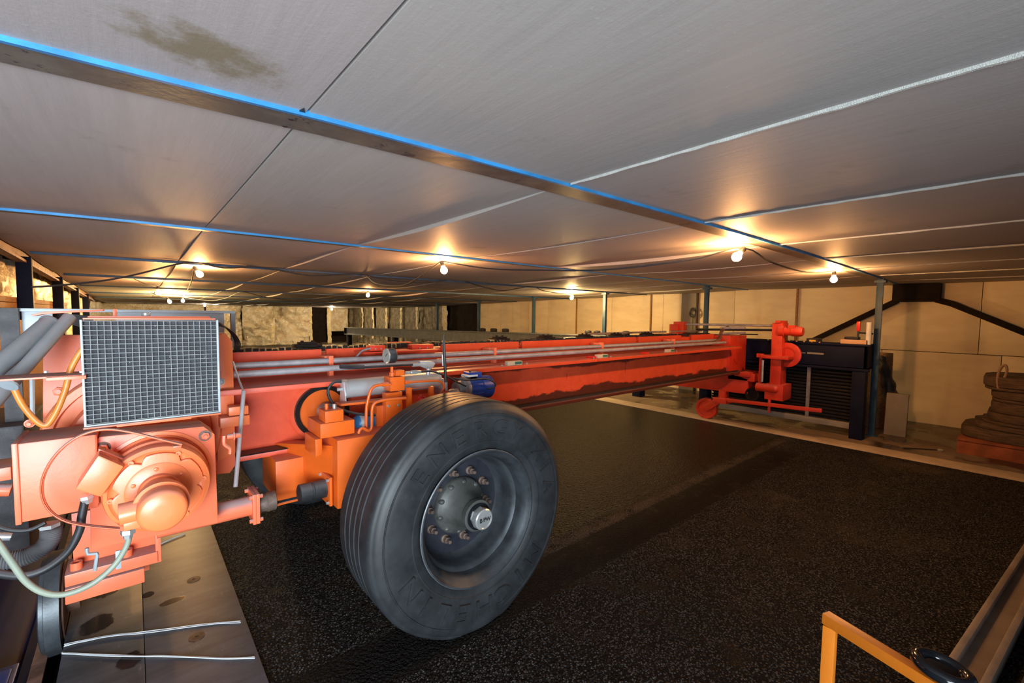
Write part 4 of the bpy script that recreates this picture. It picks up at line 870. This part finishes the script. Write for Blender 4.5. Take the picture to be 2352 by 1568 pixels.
# orange tubes
def kt(name, pts, Y, r, mat='orange_carriage'):
    b = MB(); b.tube([PX(*p, Y) if len(p) == 2 else PX(p[0], p[1], p[2]) for p in pts], r, 10, 5); return ob(name, b, M[mat], K, sharp=80)
kt('hydraulic_tube', ((897, 883), (880, 883), (862, 886), (852, 895), (846, 915), (842, 935), (841, 960), (841, 985)), 2.18, .0078)
kt('hydraulic_tube', ((932, 914), (905, 916), (880, 919), (862, 925), (855, 938), (854, 965), (853, 983), (846, 989), (833, 983), (826, 988), (824, 995)), 2.15, .0078)
kt('hydraulic_tube', ((929, 878), (960, 876), (1000, 874), (1015, 878), (1019, 890), (1012, 903)), 2.22, .0065)
b = MB(); b.cyl(PX(878, 883, 2.18), PX(892, 882, 2.18), .012, 6); b.cyl(PX(930, 878, 2.22), PX(939, 877, 2.22), .012, 6); ob('tube_nut', b, KM, K, sharp=20)
b = MB(); b.bar(PX(778, 928, 2.3), PX(935, 912, 2.3), .06, .012); ob('bracket_rail', b, KM, K, bev=.001)
# coupling and armoured hose
b = MB(); b.cyl(PX(931, 856, 2.2), PX(945, 855, 2.2), .008, 10); b.cyl(PX(944, 855, 2.2), PX(957, 854, 2.2), .012, 6); b.cyl(PX(957, 854, 2.2), PX(966, 854, 2.2), .008, 10); ob('quick_coupling', b, M['chrome'], K)
kt('armoured_hose', ((966, 854), (985, 852), (1005, 856), (1030, 866), (1050, 877), (1080, 890), (1105, 893), (1125, 891)), 2.25, .0055, 'black')
kt('motor_cable', ((1040, 868, 2.3), (1065, 872, 2.25), (1085, 872, 2.2), (1115, 870, 2.2), (1133, 876, 2.2), (1138, 886, 2.2), (1125, 892, 2.22), (1100, 889, 2.25)), 2.2, .005, 'black')
# pump handle
b = MB(); b.cyl(PX(781, 841, 2.36), PX(836, 843, 2.36), .0125, 14); ph = ob('pump_handle', b, M['black'], K)
b = MB(); b.cyl(PX(834, 843, 2.36), PX(950, 837, 2.36), .0065, 10); ob('handle_bar', b, M['black'], ph)
b = MB(); b.cyl(PX(947, 838, 2.36), PX(975, 836, 2.36), .011, 12); b.prism([PX(*p, 2.35) for p in ((965, 829), (992, 829), (1000, 834), (996, 842), (990, 848), (978, 846), (968, 842))], (0, .025, 0)); b.cyl(PX(984, 846, 2.36), PX(983, 862, 2.36), .013, 12); ob('handle_fork', b, M['alu'], ph, bev=.001)
# red bottle in a frame
b = MB(); bxp(b, 936, 935, 946, 890, 2.2, .02); bxp(b, 987, 925, 996, 887, 2.2, .02); bxp(b, 937, 894, 995, 888, 2.2, .02); ob('bottle_frame', b, KM, K, bev=.001)
q = PX(967, 915, 2.24); b = MB(); b.lathe(q-Vector((0,0,.035)), (0,0,1), [(.024, 0), (.026, .01), (.026, .035), (.020, .045), (.010, .048), (.010, .056), (.008, .058)], 28); ob('red_reservoir', b, M['red'], K, sharp=50)
# blue accumulator
q = PX(815, 973, 2.33); e = PX(880, 962, 2.33); b = MB(); b.lathe(q, (e-q), [(.018, -.02), (.02, -.01), (.036, .0), (.048, .02), (.052, .04), (.053, (e-q).length), (.045, (e-q).length+.02)], 32); ac = ob('blue_accumulator', b, M['tankblue'], K, sharp=40)
b = MB(); b.lathe(q, (e-q), [(.049, .018), (.0505, .028), (.0535, .04)], 32, False); ob('silver_band', b, M['alu'], ac)
# blue motor behind the tyre
q = PX(1068, 893, 2.30); ax = Vector((1, 0, 0))
b = MB(); b.lathe((q.x, 2.30, q.z), ax, [(.05, -.07), (.055, -.03), (.078, -.02), (.080, -.012), (.080, .0)], 36); mg = ob('gearbox_flange', b, M['steel'], K)
b = MB(); b.lathe((q.x, 2.30, q.z), ax, [(.070, 0), (.070, .10), (.074, .102), (.074, .18), (.066, .19)], 36)
for k in range(20):
    a = 2*PI*k/20; b.bar((q.x+.005, 2.30+.073*math.cos(a), q.z+.073*math.sin(a)), (q.x+.10, 2.30+.073*math.cos(a), q.z+.073*math.sin(a)), .004, .008)
bm_ = ob('blue_motor', b, M['blue'], K)
A = PX(1078, 882, 2.27); b = MB(); b.box(A.x, A.x+.09, 2.26, 2.34, q.z+.05, q.z+.105); ob('motor_terminal', b, M['blue'], bm_, bev=.003)
A = PX(1073, 873, 2.27); b = MB(); b.box(A.x, A.x+.07, 2.26, 2.33, A.z-.012, A.z+.02); ob('control_box', b, M['darksteel'], bm_, bev=.002)
b = MB(); b.box(A.x-.003, A.x+.073, 2.257, 2.333, A.z+.02, A.z+.032); ob('control_lid', b, M['white'], bm_, bev=.002)
b = MB(); b.lathe((A.x+.035, 2.29, A.z+.032), (0,0,1), [(.012, 0), (.010, .012), (.007, .014), (.007, .022)], 12); ob('control_knob', b, M['black'], bm_)
b = MB(); b.tube([PX(*p, 2.2) for p in ((1019, 768), (1020, 800), (1022, 840), (1024, 878))], .0085, 10, 3, rf=lambda i: .55 if i < 2 else 1); ob('antenna_hose', b, M['black'], K)
b = MB(); b.cyl(PX(1024, 877, 2.2), PX(1025, 897, 2.2), .010, 12, .0075); b.cyl(PX(1016, 815, 2.21), PX(1017, 840, 2.21), .004, 8); ob('hose_end', b, M['chrome'], K)
b = MB(); b.lathe(PX(1030, 905, 2.22), (1,0,.0), [(.02, 0), (.03, .02), (.03, .06)], 16); ob('pump_body', b, M['steel'], K)
# lower shaft joint at the carriage side
xa = PX(716, 1130, 2.22).x
b = MB(); b.lathe((xa-.06, 2.22, zs), (1,0,0), [(.036, 0), (.044, .004), (.044, .055), (.040, .057), (.040, .064), (.044, .066), (.044, .125)], 28); ob('shaft_sleeve', b, M['black'], K)
b = MB(); b.box(xa+.062, xa+.075, 2.15, 2.29, zs-.07, zs+.07); fp = ob('sleeve_flange', b, KM, K, bev=.002)
for sa in (-1, 1):
    for sb in (-1, 1): b = MB(); b.cyl((xa+.05, 2.22+sa*.055, zs+sb*.055), (xa+.064, 2.22+sa*.055, zs+sb*.055), .007, 6); ob('flange_bolt', b, M['chrome'], fp)
b = MB(); b.tube([PX(617, 1172, 2.25), PX(635, 1160, 2.27), PX(700, 1144, 2.3), PX(730, 1138, 2.3)], .006, 6); ob('curved_lip', b, KM, K)
# hanger under the beam with black roller
Yh = 2.55
b = MB(); bxp(b, 632, 1093, 644, 1045, Yh, .03); bxp(b, 668, 1080, 680, 1042, Yh, .03); ob('hanger_leg', b, KM, K, bev=.002)
b = MB(); bxp(b, 646, 1085, 666, 1042, Yh+.02, .05); ob('hanger_plate', b, KM, K, bev=.002)
q = PX(664, 1095, Yh-.05); b = MB(); b.lathe(q+Vector((0,.08,0)), (0,-1,0), [(.024, 0), (.026, .05), (.022, .07)], 24); rl = ob('guide_roller', b, M['black'], K)
b = MB(); b.lathe(q+Vector((0,.01,0)), (0,-1,0), [(.014, 0), (.014, .01)], 6); b.lathe(q, (0,-1,0), [(.008, 0), (.008, .016)], 12); ob('roller_nut', b, M['steel'], rl)
# rear tyre on the other side of the girder
b = MB(); b.lathe((TX-.12, 3.45, TZ), (0,1,0), [(.30, .02), (.40, -.012), (.49, -.004), (.525, .02), (.53, .05), (.53, .28), (.49, .33), (.30, .31)], 64); rt = ob('rear_tyre', b, M['tyre'], K)
for v in rt.data.vertices:
    if v.co.z < .002: v.co.z = .002
b = MB(); b.box(.9, 1.25, 2.4, 3.45, .5, .58); ob('carriage_arm', b, KM, K)

# ================================================================ GREY CHANNEL FRAME BEHIND
t = thing('steel_channel_frame', (-.1, 2.95, 0), 'grey steel channel on thin legs behind the wire grille', 'frame')
Y = 2.88; z1_ = PX(10, 707, Y).z; x0 = PX(6, 0, Y).x; x1 = PX(523, 0, Y).x
b = MB(); b.box(x0, x1, Y, Y+.16, z1_-.014, z1_); b.box(x0+.004, PX(84, 0, Y).x, Y+.02, Y+.03, z1_-.14, z1_-.014); b.box(PX(236, 0, Y).x, PX(497, 0, Y).x, Y+.02, Y+.03, z1_-.12, z1_-.014); b.box(x0, PX(84, 0, Y).x, Y, Y+.16, z1_-.152, z1_-.14); ob('channel', b, M['grey'], t, bev=.001)
b = MB(); b.box(PX(513, 0, Y).x, x1, Y, Y+.04, z1_-.2, z1_-.014); ob('end_angle', b, M['duct'], t)
b = MB(); b.box(PX(-40, 0, Y).x, x0, Y-.02, Y+.0, .5, z1_); ob('dark_upright', b, M['darksteel'], t)
for pts in (((20, 752), (20, 800), (22, 975), (14, 988), (-10, 992)), ((73, 860), (74, 955), (70, 968), (55, 972))):
    b = MB(); b.tube([PX(*p, Y) for p in pts], .009, 6, 3); ob('hoop_leg', b, M['grey'], t)
for k in range(7):
    b = MB(); o_ = k*.006; b.tube([PX(100, 722+k*2, 3.0), PX(150, 722+k*3, 3.0), PX(190, 726+k*4, 3.0), PX(215, 730+k*4, 3.0)], .005, 6, 3); ob('black_cable', b, M['black'], t)
for k in range(5):
    b = MB(); b.tube([PX(480, 738+k*2, 2.7), PX(505+k*2, 742+k*2, 2.7), PX(530+k*2, 765, 2.75), PX(540+k*3, 790, 2.8), PX(534+k*3, 812, 2.85)], .003, 6); ob('black_cable', b, M['black'], t)
b = MB(); b.lathe(PX(20, 763, Y-.01), (0,-1,0), [(.012, 0), (.012, .008)], 8); ob('bolt', b, M['chrome'], t)
b = MB(); b.box(-.62, -.27, 3.6, 6.5, .30, .62); ob('dark_crate', b, M['darksteel'], None, bev=.01, label='dark flat-topped housing behind the orange motor end at far left', cat='housing')
# ================================================================ PIT GEAR
t = thing('pit_rail', (-.38, 4, -.6), 'rusty flanged rail girder with navy side running beside the steel plates', 'rail')
b = MB(); b.box(-.378, -.330, .8, 12, -.124, -.108); ob('rail_head', b, M['rust'], t, bev=.002)
b = MB(); b.box(-.41, -.379, .8, 12, -.55, -.112); ob('navy_side', b, M['navy'], t)
b = MB(); b.box(-.62, -.416, 2.1, 2.80, -.195, -.10); b.box(-.60, -.43, 2.15, 2.75, -.10, -.085); ob('blue_box', b, M['blue'], None, bev=.01, label='blue metal box low in the pit at bottom left corner', cat='box')
b = MB(); b.box(-1.3, -.415, 1.5, 6.5, -.62, -.20); ob('navy_trolley', b, M['pitnavy'], None, bev=.02, label='dark navy steel casing in the pit left of the rail', cat='casing')
# cords on the plates
def cords(paths, lab):
    b = MB()
    for k in range(4):
        b.tube([at(px+random.uniform(-1, 1), py, z=.0155)+Vector((0, (k-1.5)*.0035+random.uniform(-.005, .005), random.uniform(0, .002))) for px, py in paths], .0018, 5, 6)
    ob('cord_bundle', b, M['cord'], None, label=lab, cat='cord', group='white cords tied over the steel plates')
cords(((148, 1482), (200, 1470), (262, 1460), (330, 1452), (400, 1443), (470, 1434), (552, 1427)), 'upper white cord bundle across the steel plates')
cords(((142, 1500), (220, 1503), (300, 1507), (370, 1507), (450, 1509), (520, 1513), (585, 1510)), 'lower white cord bundle across plates, frayed at the asphalt')
cords(((322, 1270), (350, 1258), (390, 1240), (425, 1225)), 'short white cord bundle behind the orange motor cap')
# ================================================================ TROUGH
T = thing('navy_trough', (6.75, 2.4, 0), 'dark navy machine with louvred front and riveted trough top', 'machine')
A = at(1990, 850, x=6.58); zt = 1.14; zb_ = .84
b = MB(); b.box(6.58, 6.61, 1.27, 3.9, zb_, zt); b.box(6.86, 6.89, 1.27, 3.9, zb_, zt); b.box(6.58, 6.89, 1.27, 1.30, zb_, zt); b.box(6.58, 6.89, 1.27, 3.9, zb_, zb_+.02); ob('trough_body', b, M['navy'], T, bev=.003)
b = MB(); b.box(6.55, 6.62, 1.24, 3.9, zt-.02, zt); b.box(6.55, 6.62, 1.24, 3.9, zb_-.02, zb_+.01); ob('trough_rim', b, M['navy'], T, bev=.003)
for k in range(8):
    b = MB(); y = 1.75+k*.085; b.lathe((6.57, y, zt), (0,0,1), [(.010, 0), (.010, .012)], 8); ob('rivet', b, M['board'], T)
for y in (1.27, 3.15):
    b = MB(); b.box(6.56, 6.70, y, y+.13, 0, zb_-.02); ob('leg', b, M['navy'], T, bev=.004)
for k in range(15):
    z = .20+k*.042; b = MB(); b.bar((6.72, 1.40, z), (6.72, 3.15, z), .035, .010, up=(.6, 0, 1)); ob('louvre_slat', b, M['brownsteel'], T)
b = MB(); b.box(6.76, 6.78, 1.40, 3.15, .12, zb_); ob('back_sheet', b, M['black'], T)
b = MB(); b.box(6.68, 6.70, 1.86, 1.90, .10, zb_-.02); ob('middle_bar', b, M['steel'], T)
b = MB(); b.box(6.64, 6.70, 1.40, 3.0, .10, .17); ob('bottom_rail', b, M['greypanel'], T, bev=.003)
b = MB(); b.box(6.573, 6.58, 1.9, 2.06, .995, 1.003); b.box(6.573, 6.58, 1.70, 1.88, .99, 1.012); ob('pale_strip', b, M['greypanel'], T)
A = at(1875, 783, x=6.7); 
def onbox(name, px0, px1, py0, py1, x, d, mat, lab, cat, bev=.003):
    A = at(px0, py1, x=x); B = at(px1, py0, x=x); b = MB(); b.box(x, x+d, B.y, A.y, zt+.002, zt+.002+abs(B.z-A.z)); return ob(name, b, M[mat], None, bev=bev, label=lab, cat=cat)
o = onbox('tool_case', 1852, 1880, 773, 780, 6.6, .16, 'darksteel', 'small dark case with yellow label on the trough rim', 'case')
A = at(1866, 777, x=6.59); b = MB(); b.box(6.595, 6.60, A.y-.035, A.y+.035, zt+.008, zt+.032); ob('yellow_label', b, M['yellow'], o)
onbox('flat_board', 1930, 1990, 782, 789, 6.60, .2, 'board', 'pale orange board lying on the trough top', 'board')
A = at(1940, 776, x=6.66); B = at(1972, 770, x=6.66); b = MB(); b.box(6.64, 6.76, B.y, A.y, zt+.047, zt+.085); ob('dark_pad', b, M['darksteel'], None, bev=.004, label='dark pad resting on the pale orange board', cat='pad')
t = thing('clamp_tool', (6.7, 1.38, zt), 'clamp with red handle and black arm beside the white tube', 'clamp')
A = at(1971, 760, x=6.66); b = MB(); b.box(6.65, 6.68, A.y-.018, A.y+.018, A.z, A.z+.115); ob('red_handle', b, M['red'], t, bev=.004)
b = MB(); b.bar((6.665, A.y, A.z-.02), (6.75, 1.26, A.z-.03), .02, .02); b.box(6.655, 6.675, A.y-.01, A.y+.01, zt+.088, A.z); ob('arm', b, M['black'], t)
A = at(1997, 740, x=6.68); b = MB(); b.cyl((6.68, A.y, zt+.0), (6.68, A.y, A.z), .028, 16); ob('white_tube', b, M['white'], None, label='short white tube standing upright against the near blue post', cat='tube')
# ================================================================ RIGHT SIDE THINGS
t = thing('wall_brace', (8.3, 1.1, 1.0), 'dark steel gusset box with two diagonal braces high on the plywood wall', 'brace')
A = at(2050, 693, x=8.3); B = at(2163, 651, x=8.3)
b = MB(); b.box(8.24, 8.38, B.y, A.y, A.z, 1.935); ob('gusset_box', b, M['brownsteel'], t, bev=.006)
b = MB(); b.bar(at(2062, 690, x=8.3), at(1845, 792, x=8.3), .06, .075); b.bar(at(2150, 688, x=8.3), at(2185, 697, x=8.3), .06, .075); b.bar(at(2183, 696, x=8.3), at(2420, 790, x=8.3), .06, .075)
ob('brace_arm', b, M['brownsteel'], t, bev=.004)
A = at(2030, 997, x=7.2); B = at(2087, 905, x=7.2)
b = MB(); b.prism([(7.18, B.y, 0), (7.18, A.y, 0), (7.22, A.y, .52), (7.22, B.y, .52)], (.05, 0, 0)); ob('grey_panel_board', b, M['greypanel'], None, bev=.004, label='grey rectangular board standing on the floor right of near blue post', cat='board')
A = at(2016, 815, x=7.5); B = at(2042, 990, x=7.5); b = MB(); b.prism([(7.5, B.y, 0), (7.5, A.y+.12, 0), (7.62, A.y+.12, 1.0), (7.62, B.y+.03, 1.0)], (.04, 0, 0)); ob('leaning_plank', b, M['wood'], None, bev=.004, label='tall board leaning behind the near blue post', cat='board')
b = MB(); v = []; pts = [(2020, 822), (2036, 850), (2050, 880), (2060, 905), (2045, 925), (2030, 930)]
b.tube([at(2022, 818, x=7.6), at(2032, 845, x=7.55), at(2040, 880, x=7.5), at(2044, 905, x=7.5)], .07, 12, 4, rf=lambda i: .5+.06*i+.15*math.sin(i*1.7)); ob('dark_bag', b, M['black'], None, label='dark bag hanging on the board behind the grey panel', cat='bag')
# cable coil on the pilaster
q = at(1592, 715, x=8.31); b = MB()
for k in range(3):
    pts = [q+Vector((-.01*k, .055*math.cos(a+k)*1.1, .07*math.sin(a+k)-.02*k)) for a in [2*PI*i/12 for i in range(13)]]; b.tube(pts, .008, 6, 3)
b.tube([q+Vector((0, 0, -.05)), q+Vector((0, 0, -.3)), q+Vector((.01, .0, -.7))], .005, 5); ob('cable_coil', b, M['black'], None, label='dark coil of cable hanging on the grey pilaster', cat='cable')
# pallet and cloth stack
t = thing('timber_pallet', (7.3, .1, 0), 'red-brown timber pallet under the cloth stack at right', 'pallet')
A = at(2205, 1040, z=0)
for k in range(5):
    b = MB(); x = 6.83+k*.20; b.box(x, x+.16, -.95, .49, .135, .16); ob('deck_board', b, M['pallet'], t, bev=.003)
for x in (6.82, 7.25, 7.70):
    b = MB(); b.box(x, x+.09, -.95, .49, .0, .13); ob('bearer', b, M['pallet'], t, bev=.003)
t = thing('cloth_stack', (7.3, 0, .16), 'tall sagging stack of folded grey-brown cloth on timber pallet', 'cloth')
z = .16; k = 0
outl = [(.16, .50), (.20, .46), (.28, .40), (.36, .30), (.48, .26), (.58, .27), (.68, .33), (.76, .36), (.84, .24)]
def oy(z):
    for (z0, y0), (z1, y1) in zip(outl, outl[1:]):
        if z0 <= z <= z1: return y0+(y1-y0)*(z-z0)/(z1-z0)
    return .25
while z < .84:
    h = random.choice((.03, .06, .09, .12, .10)); h = min(h, .85-z); yr = oy(z)+random.uniform(-.015, .015); b = MB()
    n = 26; top = []; pts = []
    for i in range(n):
        a = 2*PI*i/n; rx = .46; ca, sa = math.cos(a), math.sin(a)
        sx = abs(ca)**.5*math.copysign(1, ca); sy_ = abs(sa)**.5*math.copysign(1, sa)
        yc = -.4; ry = yr-yc
        x_ = 7.32+rx*sx*(1+.03*mnoise.noise(Vector((a*2, z*9, 1)))); y_ = yc+ry*sy_*(1+.035*mnoise.noise(Vector((a*3, z*7, 5))))
        pts.append(Vector((x_, y_, z+.02*mnoise.noise(Vector((a, z*3, 2)))*0)))
    b.prism(pts, (0, 0, h)); o = ob('folded_cloth', b, M['fabric'], t, bev=min(.022, h*.42)); z += h+.001
q = at(2303, 885, x=6.95)
b = MB(); b.tube([at(*p, x=6.95) for p in ((2293, 892), (2291, 870), (2297, 848), (2308, 838), (2313, 850), (2307, 868), (2297, 880))], .012, 8); ob('rope_loop', b, M['rope'], t)
A = at(2120, 1028, z=.01); B = at(2160, 1033, z=.01); t = thing('floor_tool', (B.x, B.y, 0), 'small thin rod tool with bright head lying on concrete before the pallet', 'tool')
b = MB(); b.bar(at(2075, 1028, z=.006), B, .010, .008); ob('rod', b, M['darksteel'], t)
b = MB(); b.lathe((B.x, B.y, 0), (0,0,1), [(.03, .001), (.032, .010), (.02, .018)], 14); ob('tool_head', b, M['chrome'], t)
# amber frame in the foreground
t = thing('amber_frame', (1.15, .2, 0), 'amber painted square-tube frame in the bottom right foreground', 'frame')
zf = .765
P0 = at(1908, 1424, z=zf); P1 = at(2140, 1568, z=zf); d = (P1-P0).normalized(); P2 = P0+d*.48
b = MB(); b.bar(P0-d*.012, P2, .024, .024); fr = ob('top_rail', b, M['frame'], t, bev=.002)
b = MB(); b.box(P0.x-.012, P0.x+.012, P0.y-.012, P0.y+.012, 0, zf-.0125); ob('upright', b, M['frame'], t, bev=.002)
b = MB(); b.box(P2.x-.012, P2.x+.012, P2.y-.012, P2.y+.012, 0, zf-.0125); ob('upright', b, M['frame'], t, bev=.002)
b = MB(); b.bar((P0.x, P0.y, .15), (P2.x, P2.y, .15), .024, .024); ob('lower_rail', b, M['frame'], t, bev=.002)
q = at(2165, 1535, z=zf+.03); b = MB(); n = 40
ax = Vector((.1, -.1, 1)).normalized(); b2_ = []
R_, r_ = .036, .011
u = ax.orthogonal().normalized(); w = ax.cross(u); ring = [q+(u*math.cos(2*PI*i/n)+w*math.sin(2*PI*i/n))*R_ for i in range(n+1)]
b.tube(ring, r_, 12, 1); b.lathe(q-ax*.03, ax, [(.008, 0), (.009, .024), (.028, .026), (.030, .031), (.02, .034)], 20); ob('handwheel', b, M['gloss'], t, label='glossy black handwheel', sharp=70)
b = MB(); b.cyl(q-ax*.03, q-Vector((0,0,.05)), .009, 12); ob('handwheel_stem', b, M['darksteel'], t)
# floor channel rail at right
t = thing('floor_channel', (4, .0, 0), 'worn steel channel lying on asphalt along bottom right edge', 'rail')
A = at(2190, 1490, z=.06); B = at(2352, 1247, z=.06); d = (B-A).normalized(); s = Vector((d.y, -d.x, 0)); A2 = A-d*.45; B2 = A+d*4.2
CM = paint('worn_channel', (.22, .18, .15), .5, .3, .2, 6)
b = MB(); b.bar(A2+s*.012-Vector((0,0,.03)), B2+s*.012-Vector((0,0,.03)), .024, .06); ob('channel_lip', b, CM, t, bev=.002)
b = MB(); b.bar(A2+s*.115-Vector((0,0,.03)), B2+s*.115-Vector((0,0,.03)), .024, .06); ob('channel_lip', b, CM, t, bev=.002)
b = MB(); b.bar(A2+s*.063-Vector((0,0,.045)), B2+s*.063-Vector((0,0,.045)), .085, .012); ob('channel_web', b, CM, t)
b = MB(); b.bar(A2+s*.22-Vector((0,0,.03)), B2+s*.22-Vector((0,0,.03)), .06, .04); ob('dark_batten', b, M['darksteel'], t)
for o in bpy.data.objects:
    if '_o' in o: del o['_o']
